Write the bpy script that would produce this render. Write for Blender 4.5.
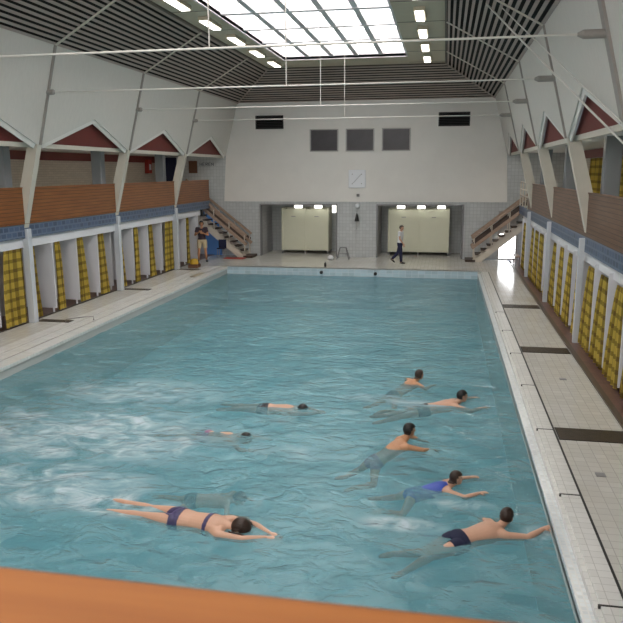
import bpy, bmesh, math, random
import numpy as np
from mathutils import Vector, Matrix, noise
random.seed(7)
for o in list(bpy.data.objects): bpy.data.objects.remove(o)
scn = bpy.context.scene
C = scn.collection

# ------------------------------------------------------------------ camera
cam_d = bpy.data.cameras.new('camera'); cam = bpy.data.objects.new('camera', cam_d); C.objects.link(cam)
cam_d.sensor_fit = 'HORIZONTAL'; cam_d.sensor_width = 36; cam_d.lens = 700/623*36
cam_d.clip_start = 0.05; cam_d.clip_end = 200
R = Matrix(((0.98269209, -0.03219574, 0.18242724), (0.18519273, 0.19446468, -0.96326899), (-0.0044625, 0.98038101, 0.19706132)))
M4 = R.to_4x4(); M4.translation = Vector((8.684, 0, 3.83)); cam.matrix_world = M4
cam_d.dof.use_dof = True; cam_d.dof.focus_distance = 15; cam_d.dof.aperture_fstop = 9
scn.camera = cam
# ------------------------------------------------------------------ world, exposure
SKY_E = 3.6        # brightness of the daylit skylight glass
w = bpy.data.worlds.new('world'); scn.world = w; w.use_nodes = True
w.node_tree.nodes['Background'].inputs[0].default_value = (0.75, 0.85, 1, 1)
w.node_tree.nodes['Background'].inputs[1].default_value = 0.4
scn.view_settings.view_transform = 'Standard'; scn.view_settings.look = 'None'
scn.view_settings.exposure = 0.2; scn.view_settings.gamma = 1; scn.view_settings.use_curve_mapping = False

# ------------------------------------------------------------------ materials
def nt(name):
    m = bpy.data.materials.new(name); m.use_nodes = True
    return m, m.node_tree.nodes, m.node_tree.links, m.node_tree.nodes['Principled BSDF']
def rgb(c): return (c[0], c[1], c[2], 1)
def mat(name, col, rough=0.5, var=0.06, scale=3.0, bump=0.0, bscale=40, metal=0.0, spec=0.5, stretch=(1, 1, 1)):
    m, N, L, P = nt(name)
    tc = N.new('ShaderNodeTexCoord'); mp = N.new('ShaderNodeMapping'); mp.inputs['Scale'].default_value = stretch
    L.new(tc.outputs['Object'], mp.inputs[0])
    nz = N.new('ShaderNodeTexNoise'); nz.inputs['Scale'].default_value = scale; nz.inputs['Detail'].default_value = 4
    L.new(mp.outputs[0], nz.inputs['Vector'])
    mx = N.new('ShaderNodeMix'); mx.data_type = 'RGBA'
    mx.inputs[6].default_value = rgb([max(0, v*(1-var)) for v in col]); mx.inputs[7].default_value = rgb([min(1, v*(1+var)) for v in col])
    L.new(nz.outputs[0], mx.inputs[0]); L.new(mx.outputs[2], P.inputs['Base Color'])
    P.inputs['Roughness'].default_value = rough; P.inputs['Metallic'].default_value = metal
    P.inputs['Specular IOR Level'].default_value = spec
    if bump:
        n2 = N.new('ShaderNodeTexNoise'); n2.inputs['Scale'].default_value = bscale; L.new(mp.outputs[0], n2.inputs['Vector'])
        b = N.new('ShaderNodeBump'); b.inputs['Strength'].default_value = bump; b.inputs['Distance'].default_value = 0.01
        L.new(n2.outputs[0], b.inputs['Height']); L.new(b.outputs[0], P.inputs['Normal'])
    return m
def tile(name, col, mortar, axes, size=(0.15, 0.15), gap=0.006, rough=0.3, var=0.05, offset=0.0, dirt=None):
    m, N, L, P = nt(name)
    tc = N.new('ShaderNodeTexCoord'); sp = N.new('ShaderNodeSeparateXYZ'); cb = N.new('ShaderNodeCombineXYZ')
    L.new(tc.outputs['Object'], sp.inputs[0])
    L.new(sp.outputs['xyz'.index(axes[0])], cb.inputs[0]); L.new(sp.outputs['xyz'.index(axes[1])], cb.inputs[1])
    bk = N.new('ShaderNodeTexBrick'); bk.offset = offset; bk.squash = 1
    bk.inputs['Scale'].default_value = 1; bk.inputs['Mortar Size'].default_value = gap; bk.inputs['Mortar Smooth'].default_value = 0.2
    bk.inputs['Brick Width'].default_value = size[0]; bk.inputs['Row Height'].default_value = size[1]
    bk.inputs['Color1'].default_value = rgb([v*(1-var) for v in col]); bk.inputs['Color2'].default_value = rgb([min(1, v*(1+var)) for v in col])
    bk.inputs['Mortar'].default_value = rgb(mortar)
    L.new(cb.outputs[0], bk.inputs['Vector'])
    out = bk.outputs['Color']
    if dirt:
        nz = N.new('ShaderNodeTexNoise'); nz.inputs['Scale'].default_value = 0.9; nz.inputs['Detail'].default_value = 6
        L.new(tc.outputs['Object'], nz.inputs['Vector'])
        rp = N.new('ShaderNodeValToRGB'); rp.color_ramp.elements[0].position = 0.45; rp.color_ramp.elements[1].position = 0.75
        L.new(nz.outputs[0], rp.inputs[0])
        mx = N.new('ShaderNodeMix'); mx.data_type = 'RGBA'; mx.inputs[7].default_value = rgb(dirt)
        ml = N.new('ShaderNodeMath'); ml.operation = 'MULTIPLY'; ml.inputs[1].default_value = 0.5
        L.new(rp.outputs[0], ml.inputs[0]); L.new(ml.outputs[0], mx.inputs[0]); L.new(out, mx.inputs[6]); out = mx.outputs[2]
    L.new(out, P.inputs['Base Color']); P.inputs['Roughness'].default_value = rough
    return m
def wood(name, c1, c2, axis, rough=0.4, plank=0.09):
    m, N, L, P = nt(name)
    tc = N.new('ShaderNodeTexCoord'); mp = N.new('ShaderNodeMapping')
    st = [14, 14, 14]; st['xyz'.index(axis)] = 0.8; mp.inputs['Scale'].default_value = st
    L.new(tc.outputs['Object'], mp.inputs[0])
    nz = N.new('ShaderNodeTexNoise'); nz.inputs['Scale'].default_value = 1.5; nz.inputs['Detail'].default_value = 6
    L.new(mp.outputs[0], nz.inputs['Vector'])
    rp = N.new('ShaderNodeValToRGB'); rp.color_ramp.elements[0].color = rgb(c1); rp.color_ramp.elements[1].color = rgb(c2)
    rp.color_ramp.elements[0].position = 0.3; rp.color_ramp.elements[1].position = 0.7
    L.new(nz.outputs[0], rp.inputs[0]); out = rp.outputs[0]
    if plank:
        sp = N.new('ShaderNodeSeparateXYZ'); L.new(tc.outputs['Object'], sp.inputs[0])
        md = N.new('ShaderNodeMath'); md.operation = 'PINGPONG'; md.inputs[1].default_value = plank/2; L.new(sp.outputs[2], md.inputs[0])
        lt = N.new('ShaderNodeMath'); lt.operation = 'LESS_THAN'; lt.inputs[1].default_value = 0.006; L.new(md.outputs[0], lt.inputs[0])
        mx = N.new('ShaderNodeMix'); mx.data_type = 'RGBA'; mx.inputs[7].default_value = rgb([v*0.35 for v in c1])
        L.new(lt.outputs[0], mx.inputs[0]); L.new(out, mx.inputs[6]); out = mx.outputs[2]
    L.new(out, P.inputs['Base Color']); P.inputs['Roughness'].default_value = rough
    return m
def emis(name, col, s):
    m, N, L, P = nt(name)
    P.inputs['Base Color'].default_value = rgb(col); P.inputs['Emission Color'].default_value = rgb(col); P.inputs['Emission Strength'].default_value = s
    P.inputs['Roughness'].default_value = 0.3
    return m
def water_mat():
    m, N, L, P = nt('pool_water'); N.remove(P); out = N['Material Output']
    tc = N.new('ShaderNodeTexCoord')
    # ripples
    n1 = N.new('ShaderNodeTexNoise'); n1.inputs['Scale'].default_value = 2.8; n1.inputs['Detail'].default_value = 7; n1.inputs['Distortion'].default_value = 0.8
    mp = N.new('ShaderNodeMapping'); mp.inputs['Scale'].default_value = (1, 1.35, 1); L.new(tc.outputs['Object'], mp.inputs[0]); L.new(mp.outputs[0], n1.inputs['Vector'])
    b = N.new('ShaderNodeBump'); b.inputs['Strength'].default_value = 0.95; b.inputs['Distance'].default_value = 0.08; L.new(n1.outputs[0], b.inputs['Height'])
    # large, soft colour changes of the turbid water; lighter tone paints reflected streaks
    n2 = N.new('ShaderNodeTexNoise'); n2.inputs['Scale'].default_value = 0.9; n2.inputs['Detail'].default_value = 5; n2.inputs['Distortion'].default_value = 1.2
    L.new(mp.outputs[0], n2.inputs['Vector'])
    cr = N.new('ShaderNodeValToRGB'); cr.color_ramp.elements[0].color = (0.11, 0.345, 0.42, 1); cr.color_ramp.elements[1].color = (0.30, 0.56, 0.63, 1)
    cr.color_ramp.elements[0].position = 0.35; cr.color_ramp.elements[1].position = 0.68; L.new(n2.outputs[0], cr.inputs[0])
    # foam patch left by kicking swimmers
    sp = N.new('ShaderNodeSeparateXYZ'); L.new(tc.outputs['Object'], sp.inputs[0])
    def lin(src, c, r):
        a = N.new('ShaderNodeMath'); a.operation = 'SUBTRACT'; a.inputs[1].default_value = c; L.new(src, a.inputs[0])
        d = N.new('ShaderNodeMath'); d.operation = 'DIVIDE'; d.inputs[1].default_value = r; L.new(a.outputs[0], d.inputs[0])
        p = N.new('ShaderNodeMath'); p.operation = 'POWER'; p.inputs[1].default_value = 2; L.new(d.outputs[0], p.inputs[0]); return p.outputs[0]
    def blob(cx, cy, rx, ry, amp):
        a = N.new('ShaderNodeMath'); a.operation = 'ADD'; L.new(lin(sp.outputs[0], cx, rx), a.inputs[0]); L.new(lin(sp.outputs[1], cy, ry), a.inputs[1])
        r = N.new('ShaderNodeMapRange'); r.inputs[1].default_value = 0; r.inputs[2].default_value = 1; r.inputs[3].default_value = amp; r.inputs[4].default_value = 0
        r.interpolation_type = 'SMOOTHSTEP'; L.new(a.outputs[0], r.inputs[0]); return r.outputs[0]
    acc = None
    for bl in ((3.0, 9.8, 3.2, 1.7, 1.0), (3.1, 8.0, 2.6, 1.0, 1.0), (3.0, 11.9, 2.4, 1.0, .8), (4.7, 7.6, 1.0, .45, 1.1), (7.6, 12.3, .9, .35, .6), (8.2, 12.15, .9, .3, 0.9),
               (9.0, 8.35, .5, .18, .9), (8.3, 7.7, .7, .22, .9), (9.95, 7.75, .35, .28, 1.1), (5.2, 10.2, 1.3, .3, .6), (2.2, 6.6, 1.6, .4, .8), (6.6, 9.6, 1.0, .35, .45)):
        o = blob(*bl)
        if acc is None: acc = o
        else:
            a = N.new('ShaderNodeMath'); a.operation = 'MAXIMUM'; L.new(acc, a.inputs[0]); L.new(o, a.inputs[1]); acc = a.outputs[0]
    n3 = N.new('ShaderNodeTexNoise'); n3.inputs['Scale'].default_value = 1.7; n3.inputs['Detail'].default_value = 9; n3.inputs['Roughness'].default_value = 0.62; n3.inputs['Distortion'].default_value = 1.4
    mp3 = N.new('ShaderNodeMapping'); mp3.inputs['Scale'].default_value = (0.75, 1.2, 1); mp3.inputs['Rotation'].default_value = (0, 0, -0.25); L.new(tc.outputs['Object'], mp3.inputs[0]); L.new(mp3.outputs[0], n3.inputs['Vector'])
    r3 = N.new('ShaderNodeMapRange'); r3.inputs[1].default_value = 0.36; r3.inputs[2].default_value = 0.66; L.new(n3.outputs[0], r3.inputs[0])
    fm = N.new('ShaderNodeMath'); fm.operation = 'MULTIPLY'; L.new(acc, fm.inputs[0]); L.new(r3.outputs[0], fm.inputs[1])
    fm2 = N.new('ShaderNodeMath'); fm2.operation = 'MULTIPLY'; fm2.inputs[1].default_value = 0.85; L.new(fm.outputs[0], fm2.inputs[0])
    mx = N.new('ShaderNodeMix'); mx.data_type = 'RGBA'; mx.inputs[7].default_value = (0.74, 0.80, 0.86, 1)
    L.new(fm2.outputs[0], mx.inputs[0]); L.new(cr.outputs[0], mx.inputs[6])
    df = N.new('ShaderNodeBsdfDiffuse'); L.new(mx.outputs[2], df.inputs[0])
    tr = N.new('ShaderNodeBsdfTransparent'); tr.inputs[0].default_value = (0.76, 0.90, 0.94, 1)
    ms = N.new('ShaderNodeMixShader')
    fa = N.new('ShaderNodeMath'); fa.operation = 'ADD'; fa.inputs[1].default_value = 0.45; fa.use_clamp = True
    fb = N.new('ShaderNodeMath'); fb.operation = 'MULTIPLY'; fb.inputs[1].default_value = 0.5; L.new(fm2.outputs[0], fb.inputs[0]); L.new(fb.outputs[0], fa.inputs[0])
    L.new(fa.outputs[0], ms.inputs[0]); L.new(tr.outputs[0], ms.inputs[1]); L.new(df.outputs[0], ms.inputs[2])
    gl = N.new('ShaderNodeBsdfGlossy'); gl.inputs['Roughness'].default_value = 0.08; L.new(b.outputs[0], gl.inputs['Normal'])
    fr = N.new('ShaderNodeFresnel'); fr.inputs[0].default_value = 1.33; L.new(b.outputs[0], fr.inputs['Normal'])
    m2 = N.new('ShaderNodeMixShader'); L.new(fr.outputs[0], m2.inputs[0]); L.new(ms.outputs[0], m2.inputs[1]); L.new(gl.outputs[0], m2.inputs[2])
    L.new(m2.outputs[0], out.inputs[0])
    return m
def curtain_mat():
    m, N, L, P = nt('yellow_plaid_cloth')
    uv = N.new('ShaderNodeTexCoord'); sp = N.new('ShaderNodeSeparateXYZ'); L.new(uv.outputs['UV'], sp.inputs[0])
    base = None
    def band(src, per, wd):
        f = N.new('ShaderNodeMath'); f.operation = 'DIVIDE'; f.inputs[1].default_value = per; L.new(src, f.inputs[0])
        g = N.new('ShaderNodeMath'); g.operation = 'FRACT'; L.new(f.outputs[0], g.inputs[0])
        h = N.new('ShaderNodeMath'); h.operation = 'LESS_THAN'; h.inputs[1].default_value = wd; L.new(g.outputs[0], h.inputs[0]); return h.outputs[0]
    a = N.new('ShaderNodeMath'); a.operation = 'ADD'; L.new(band(sp.outputs[0], 0.30, 0.36), a.inputs[0]); L.new(band(sp.outputs[1], 0.24, 0.36), a.inputs[1])
    d = N.new('ShaderNodeMath'); d.operation = 'MULTIPLY'; d.inputs[1].default_value = 0.5; L.new(a.outputs[0], d.inputs[0])
    cr = N.new('ShaderNodeValToRGB'); cr.color_ramp.elements[0].color = (0.80, 0.62, 0.12, 1); cr.color_ramp.elements[1].color = (0.28, 0.19, 0.05, 1)
    e = cr.color_ramp.elements.new(0.5); e.color = (0.47, 0.34, 0.06, 1)
    L.new(d.outputs[0], cr.inputs[0]); L.new(cr.outputs[0], P.inputs['Base Color']); P.inputs['Roughness'].default_value = 0.9
    return m
MT = dict(
    white=mat('white_plaster', (0.76, 0.74, 0.71), 0.7, 0.05, 2, 0.15, 60),
    wallboard=mat('white_vertical_boards', (0.64, 0.62, 0.58), 0.6, 0.07, 5, 0.1, 30, stretch=(4, 4, 0.3)),
    cabin=mat('white_lacquered_board', (0.80, 0.80, 0.84), 0.45, 0.03),
    post=mat('white_painted_post', (0.62, 0.65, 0.70), 0.4, 0.04),
    column=mat('cream_painted_concrete', (0.60, 0.57, 0.50), 0.55, 0.06, 5, 0.1, 50),
    rib=mat('grey_painted_steel_rib', (0.30, 0.28, 0.26), 0.5, 0.08),
    pillar=mat('grey_painted_pillar', (0.23, 0.25, 0.27), 0.5, 0.06),
    red=mat('dark_red_board', (0.15, 0.020, 0.015), 0.6, 0.12, 4),
    ceil=mat('cream_ceiling_panel', (0.60, 0.53, 0.41), 0.7, 0.05),
    slat=mat('grey_brown_ceiling_slat', (0.42, 0.35, 0.315), 0.6, 0.12, 3),
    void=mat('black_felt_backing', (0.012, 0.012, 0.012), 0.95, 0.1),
    beam=mat('white_painted_skylight_beam', (0.80, 0.78, 0.80), 0.5, 0.03),
    deck=tile('cream_deck_tiles', (0.62, 0.61, 0.57), (0.44, 0.43, 0.40), 'xy', (0.15, 0.15), 0.005, 0.16, 0.05, 0, (0.52, 0.49, 0.42)),
    coping=tile('white_coping_tiles', (0.70, 0.70, 0.68), (0.5, 0.5, 0.48), 'xy', (0.25, 0.12), 0.004, 0.25, 0.04),
    gutter=tile('blue_white_gutter_tiles', (0.66, 0.71, 0.74), (0.7, 0.72, 0.72), 'xy', (0.06, 0.06), 0.008, 0.2, 0.1),
    farband=tile('pale_blue_wall_tiles', (0.46, 0.57, 0.63), (0.58, 0.65, 0.70), 'xz', (0.25, 0.14), 0.012, 0.25, 0.1),
    basin=tile('pale_basin_tiles', (0.36, 0.62, 0.67), (0.32, 0.57, 0.62), 'xy', (0.3, 0.3), 0.01, 0.4, 0.05),
    walltile=tile('grey_white_wall_tiles', (0.52, 0.54, 0.55), (0.40, 0.42, 0.43), 'xz', (0.15, 0.15), 0.008, 0.3, 0.05),
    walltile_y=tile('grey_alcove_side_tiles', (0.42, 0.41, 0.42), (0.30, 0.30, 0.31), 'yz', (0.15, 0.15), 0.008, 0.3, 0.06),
    brick=tile('beige_glazed_brick', (0.52, 0.47, 0.40), (0.36, 0.32, 0.28), 'yz', (0.3, 0.08), 0.006, 0.5, 0.06, 0.5),
    blue=tile('blue_scale_tiles', (0.065, 0.10, 0.18), (0.14, 0.18, 0.26), 'yz', (0.22, 0.14), 0.022, 0.4, 0.25, 0.5),
    brownfloor=tile('brown_quarry_tiles', (0.16, 0.085, 0.07), (0.12, 0.07, 0.06), 'xy', (0.12, 0.12), 0.006, 0.35, 0.15),
    kerb=mat('dark_brown_kerb', (0.09, 0.07, 0.055), 0.4, 0.2, 6),
    grate=mat('dark_drain_grate', (0.06, 0.045, 0.03), 0.35, 0.4, 9),
    joint=mat('black_joint', (0.02, 0.02, 0.02), 0.6, 0.1),
    wood_y=wood('varnished_orange_wood', (0.19, 0.062, 0.014), (0.30, 0.11, 0.030), 'y'),
    wood_dark=wood('brown_slatted_wood', (0.11, 0.050, 0.028), (0.18, 0.09, 0.055), 'y'),
    wood_x=wood('varnished_handrail_wood', (0.30, 0.095, 0.018), (0.42, 0.15, 0.032), 'x', 0.7, 0),
    stairwood=wood('stair_rail_wood', (0.32, 0.22, 0.16), (0.45, 0.33, 0.26), 'x', 0.5, 0),
    stairwhite=mat('cream_painted_stair_steel', (0.62, 0.56, 0.48), 0.5, 0.08),
    tread=mat('dark_stair_tread', (0.07, 0.045, 0.035), 0.5, 0.15),
    steel=mat('white_painted_rod', (0.62, 0.60, 0.56), 0.4, 0.04),
    dark=mat('black_plastic', (0.02, 0.02, 0.022), 0.4, 0.1),
    glass=mat('dark_window_glass', (0.07, 0.066, 0.074), 0.3, 0.5, 1.2, spec=0.3),
    frame=mat('grey_aluminium_frame', (0.35, 0.34, 0.33), 0.35, 0.04),
    cubicle=mat('cream_cubicle_board', (0.66, 0.66, 0.53), 0.45, 0.03),
    clockface=mat('white_clock_enamel', (0.78, 0.80, 0.84), 0.3, 0.02),
    grey=mat('mid_grey_paint', (0.22, 0.22, 0.23), 0.4, 0.05),
    bluepaint=mat('bright_blue_paint', (0.13, 0.33, 0.75), 0.4, 0.05),
    navy=mat('navy_cloth', (0.012, 0.015, 0.05), 0.8, 0.15, 20),
    redpaint=mat('red_paint', (0.35, 0.03, 0.02), 0.5, 0.1),
    yellow=mat('yellow_plastic', (0.62, 0.38, 0.03), 0.4, 0.1),
    brown=mat('brown_board', (0.14, 0.06, 0.03), 0.6, 0.1),
    tan=tile('tan_depth_plate', (0.42, 0.36, 0.24), (0.16, 0.13, 0.08), 'xy', (0.12, 0.07), 0.02, 0.4, 0.1),
    skin=mat('light_skin', (0.62, 0.36, 0.25), 0.5, 0.08, 6),
    skin2=mat('tanned_skin', (0.55, 0.27, 0.14), 0.5, 0.08, 6),
    lips=mat('lips', (0.40, 0.13, 0.11), 0.5, 0.05),
    eye=mat('dark_eyes', (0.03, 0.02, 0.015), 0.2, 0.05),
    hair=mat('black_hair', (0.010, 0.008, 0.008), 0.45, 0.3, 40),
    hairb=mat('dark_brown_hair', (0.035, 0.018, 0.012), 0.5, 0.3, 40),
    swimblue=mat('royal_blue_swimsuit', (0.03, 0.07, 0.42), 0.5, 0.1, 20),
    swimdark=mat('black_swimsuit', (0.012, 0.012, 0.02), 0.5, 0.1, 20),
    pattern=mat('dark_patterned_bikini', (0.05, 0.04, 0.12), 0.5, 0.9, 30),
    purple=mat('mauve_swim_trunks', (0.28, 0.12, 0.22), 0.6, 0.2, 20),
    whitecloth=mat('white_shirt_cloth', (0.75, 0.76, 0.78), 0.8, 0.05, 10),
    cream=mat('cream_shorts_cloth', (0.62, 0.52, 0.34), 0.8, 0.05, 10),
    darkcloth=mat('dark_plum_shirt_cloth', (0.045, 0.03, 0.045), 0.8, 0.1, 10),
    skyglass=emis('daylit_skylight_glass', (1.0, 0.97, 0.93), SKY_E),
    fill_glass=emis('added_fill_window_glass', (1.0, 0.96, 0.90), 5.0),  # glow of the added window behind the camera
    gallery_fill=emis('added_gallery_fill_tube', (1.0, 0.93, 0.80), 22.0),  # glow of the hidden battens added for gallery fill
    tube=emis('lit_fluorescent_tube', (1.0, 0.98, 0.88), 4.5),
    doorglass=emis('daylit_door_glass', (0.95, 0.97, 1.0), 6.0),
    water=water_mat(), curtain=curtain_mat())

# ------------------------------------------------------------------ mesh helpers
def bm_new(): return bmesh.new()
def box(bm, x0, x1, y0, y1, z0, z1):
    vs = [bm.verts.new((x, y, z)) for x in (x0, x1) for y in (y0, y1) for z in (z0, z1)]
    for f in ((0, 1, 3, 2), (4, 6, 7, 5), (0, 4, 5, 1), (2, 3, 7, 6), (0, 2, 6, 4), (1, 5, 7, 3)): bm.faces.new([vs[i] for i in f])
    return vs
def prism(bm, pts, vec):
    a = [bm.verts.new(p) for p in pts]; b = [bm.verts.new(Vector(p)+Vector(vec)) for p in pts]; n = len(pts)
    bm.faces.new(a[::-1]); bm.faces.new(b)
    for i in range(n): bm.faces.new((a[i], a[(i+1) % n], b[(i+1) % n], b[i]))
def ring_frame(d):
    d = d.normalized(); u = d.cross(Vector((0, 0, 1)))
    if u.length < 1e-3: u = d.cross(Vector((0, 1, 0)))
    u.normalize(); return u, d.cross(u).normalized()
def tube(bm, pts, rad, n=10, cap=True):
    pts = [Vector(p) for p in pts]; rings = []
    for i, p in enumerate(pts):
        d = (pts[min(i+1, len(pts)-1)]-pts[max(i-1, 0)]); u, v = ring_frame(d)
        r = rad[i] if isinstance(rad, (list, tuple)) else rad
        rings.append([bm.verts.new(p+u*math.cos(2*math.pi*k/n)*r+v*math.sin(2*math.pi*k/n)*r) for k in range(n)])
    for a, b in zip(rings, rings[1:]):
        for k in range(n): bm.faces.new((a[k], a[(k+1) % n], b[(k+1) % n], b[k]))
    if cap: bm.faces.new(rings[0][::-1]); bm.faces.new(rings[-1])
def bar(bm, p0, p1, w_, h_, up=(0, 0, 1)):
    p0, p1, up = Vector(p0), Vector(p1), Vector(up); d = (p1-p0).normalized(); s = d.cross(up).normalized(); t = s.cross(d).normalized()
    q = [s*a*w_/2+t*b*h_/2 for a, b in ((-1, -1), (1, -1), (1, 1), (-1, 1))]
    prism(bm, [p0+k for k in q], p1-p0)
def obj(name, bm, m, parent=None, bevel=0.0, smooth=False, kind=None, label=None):
    bmesh.ops.recalc_face_normals(bm, faces=bm.faces)
    if name == 'pool_water' and bm.faces[:][0].normal.z < 0: bmesh.ops.reverse_faces(bm, faces=bm.faces[:])
    if bevel: bmesh.ops.bevel(bm, geom=list(bm.edges), offset=bevel, segments=2, affect='EDGES', profile=0.5, clamp_overlap=True)
    base = Vector((0, 0, 0)); p = parent
    while p is not None: base += p.location; p = p.parent
    if parent is None and kind is None:                      # top-level things: origin at the base centre
        xs = [v.co for v in bm.verts]; base = Vector((sum(v.x for v in xs)/len(xs), sum(v.y for v in xs)/len(xs), min(v.z for v in xs)))
    if parent is not None or kind is None: bmesh.ops.translate(bm, verts=bm.verts, vec=-base)
    me = bpy.data.meshes.new(name); bm.to_mesh(me); bm.free()
    ms = m if isinstance(m, (list, tuple)) else [m]
    for q in ms: me.materials.append(MT[q] if isinstance(q, str) else q)
    if smooth: me.polygons.foreach_set('use_smooth', [True]*len(me.polygons))
    o = bpy.data.objects.new(name, me); C.objects.link(o)
    if parent is not None: o.parent = parent
    elif kind is None: o.location = base
    if kind: o['kind'] = kind
    if label: o['label'] = label
    return o
def tag(o, label, cat, group=None):
    o['label'] = label; o['category'] = cat
    if group: o['group'] = group
    return o
def thing(name, label, cat, loc, group=None):
    o = bpy.data.objects.new(name, None); o.empty_display_size = 0.1; C.objects.link(o); o.location = loc
    return tag(o, label, cat, group)
def sbox(name, m, *b, kind='structure', parent=None, bevel=0):
    bm = bm_new(); box(bm, *b); return obj(name, bm, m, parent, bevel, kind=kind)

# ------------------------------------------------------------------ room geometry constants
WZ = -0.28
YB = 31.3; BAY = 5.051; FR = [YB-BAY*k for k in range(1, 7)]          # 26.43 21.56 16.69 11.82 6.95 2.08
YN = -2.5
def wx(side, z):                                                     # leaning side wall
    return -1.68+(z-2.5)*0.26 if side < 0 else 11.72-(z-2.47)*0.258
ORD = ['nearest', 'second', 'third', 'fourth', 'fifth', 'sixth', 'seventh', 'eighth', 'ninth', 'tenth', 'eleventh', 'twelfth', 'thirteenth', 'fourteenth']

# pool basin, deck
sbox('floor', 'basin', -0.02, 10.0, 2.35, 27.33, -1.75, -1.6)
bm = bm_new(); box(bm, -0.3, 0.0, 2.1, 27.6, -1.7, -0.06); box(bm, 10.0, 10.12, 2.1, 27.6, -1.7, -0.16); box(bm, -0.0, 10.0, 2.1, 2.35, -1.7, -0.06)
obj('wall_pool', bm, 'coping', kind='structure')
sbox('wall_pool_far', 'farband', 0, 10.0, 27.33, 27.6, -1.7, -0.0)
# left coping: stepped white ledges
bm = bm_new(); box(bm, -0.30, 0.03, 2.1, 27.4, -0.10, -0.03); box(bm, -0.62, -0.31, 2.1, 27.4, -0.2, -0.01); box(bm, -0.95, -0.63, 2.1, 27.4, -0.2, 0.0)
obj('trim_1', bm, 'coping', kind='structure')
bm = bm_new(); box(bm, -0.31, -0.30, 2.1, 27.4, -0.2, -0.022); box(bm, -0.63, -0.62, 2.1, 27.4, -0.2, -0.006); obj('trim_2', bm, 'rib', kind='structure')
# right: overflow gutter channel + coping
bm = bm_new(); box(bm, 10.0, 10.12, 2.1, 27.4, -0.2, -0.10); obj('trim_3', bm, 'gutter', kind='structure')
bm = bm_new(); box(bm, 10.12, 10.17, 2.1, 27.4, -0.3, -0.03); box(bm, 10.17, 10.385, 2.1, 27.4, -0.3, 0.0); obj('trim_4', bm, 'coping', kind='structure')
bm = bm_new(); box(bm, 10.385, 10.415, 2.1, 29.0, -0.3, -0.004)
for y in (6.0, 8.24, 10.45, 12.7, 15.0, 17.2, 19.5): box(bm, 10.15, 10.39, y, y+0.025, -0.3, 0.003)
obj('trim_5', bm, 'joint', kind='structure')
# decks
bm = bm_new(); box(bm, -1.84, -0.95, YN, 27.4, -0.3, 0); box(bm, -1.84, 10.12, 27.4, 31.25, -0.3, 0.0); box(bm, 10.12, 11.42, 27.4, 31.25, -0.3, 0); box(bm, 10.415, 11.42, 2.1, 27.4, -0.3, 0); box(bm, -0.95, 11.42, YN, 2.1, -0.3, 0)
box(bm, 0.3, 9.6, 31.25, 33.6, -0.3, 0.0); obj('floor.001', bm, 'deck', kind='structure')
bm = bm_new(); box(bm, -4.7, -1.84, YN, 31.3, -0.3, 0.015); box(bm, 11.52, 14.5, YN, 31.3, -0.3, 0.015); obj('floor.002', bm, 'brownfloor', kind='structure')
bm = bm_new(); box(bm, 11.42, 11.52, YN, 30.0, -0.3, 0.03); box(bm, -1.9, -1.84, YN, 28.9, -0.2, 0.02); obj('trim_6', bm, 'kerb', kind='structure')

# water surface with real ripples
bm = bm_new(); nx, ny = 100, 250; X = [i*10.0/nx for i in range(nx+1)]; grid = []
for j in range(ny+1):
    y = 2.35+24.98*j/ny; row = []
    for x in X:
        calm = 0.55 if y > 17 else 1.0
        h = noise.noise(Vector((x*0.9, y*1.5, 0)))*0.022+noise.noise(Vector((x*2.6, y*3.4, 4)))*0.010
        if 1 < x < 7 and y < 13: calm = 1.5
        row.append(bm.verts.new((x, y, WZ+h*calm)))
    grid.append(row)
for j in range(ny):
    for i in range(nx): bm.faces.new((grid[j][i], grid[j][i+1], grid[j+1][i+1], grid[j+1][i]))
o = obj('pool_water', bm, 'water', smooth=True, kind='stuff'); tag(o, 'rippled turquoise pool water with white foam on its left side', 'water')

# back wall (with two alcoves and a door), upper white plaster
bm = bm_new()
A1, A2, AZ = (0.41, 3.92), (5.75, 9.47), 2.33
for x0, x1, z0, z1 in ((-4.7, A1[0], 0, 2.6), (A1[1], A2[0], 0, 2.6), (A2[1], 10.97, 0, 2.6), (11.8, 14.5, 0, 2.6), (A1[0], A1[1], AZ, 2.6), (A2[0], A2[1], AZ, 2.6), (10.97, 11.8, 2.1, 2.6), (-4.7, 14.5, 2.6, 4.8), (-1.2, 11.2, 4.8, 6.82)):
    box(bm, x0, x1, 31.3, 31.5, z0, z1)
obj('wall_back', bm, 'walltile', kind='structure')
bm = bm_new(); prism(bm, [(-1.3, 31.3, 2.47), (11.3, 31.3, 2.47), (11.19, 31.3, 4.5), (10.6, 31.3, 6.82), (-0.56, 31.3, 6.82), (-1.16, 31.3, 4.5)], (0, -0.04, 0)); obj('wall_back.001', bm, 'white', kind='structure')
for a in (A1, A2):
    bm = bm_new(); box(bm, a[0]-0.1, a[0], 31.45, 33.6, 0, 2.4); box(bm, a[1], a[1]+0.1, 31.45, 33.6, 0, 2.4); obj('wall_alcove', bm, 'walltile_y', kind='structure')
    bm = bm_new(); box(bm, a[0], a[1], 33.5, 33.6, 0, 2.4); obj('wall_alcove', bm, 'walltile', kind='structure')
    sbox('ceiling', 'white', a[0]-0.1, a[1]+0.1, 31.5, 33.6, 2.33, 2.45)
    bm = bm_new(); box(bm, a[0]-0.04, a[0]+0.02, 31.26, 31.5, 0, 2.37); box(bm, a[1]-0.02, a[1]+0.04, 31.26, 31.5, 0, 2.37); box(bm, a[0]+0.02, a[1]-0.02, 31.26, 31.5, 2.31, 2.37); obj('trim_7', bm, 'grey', kind='structure')

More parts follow.
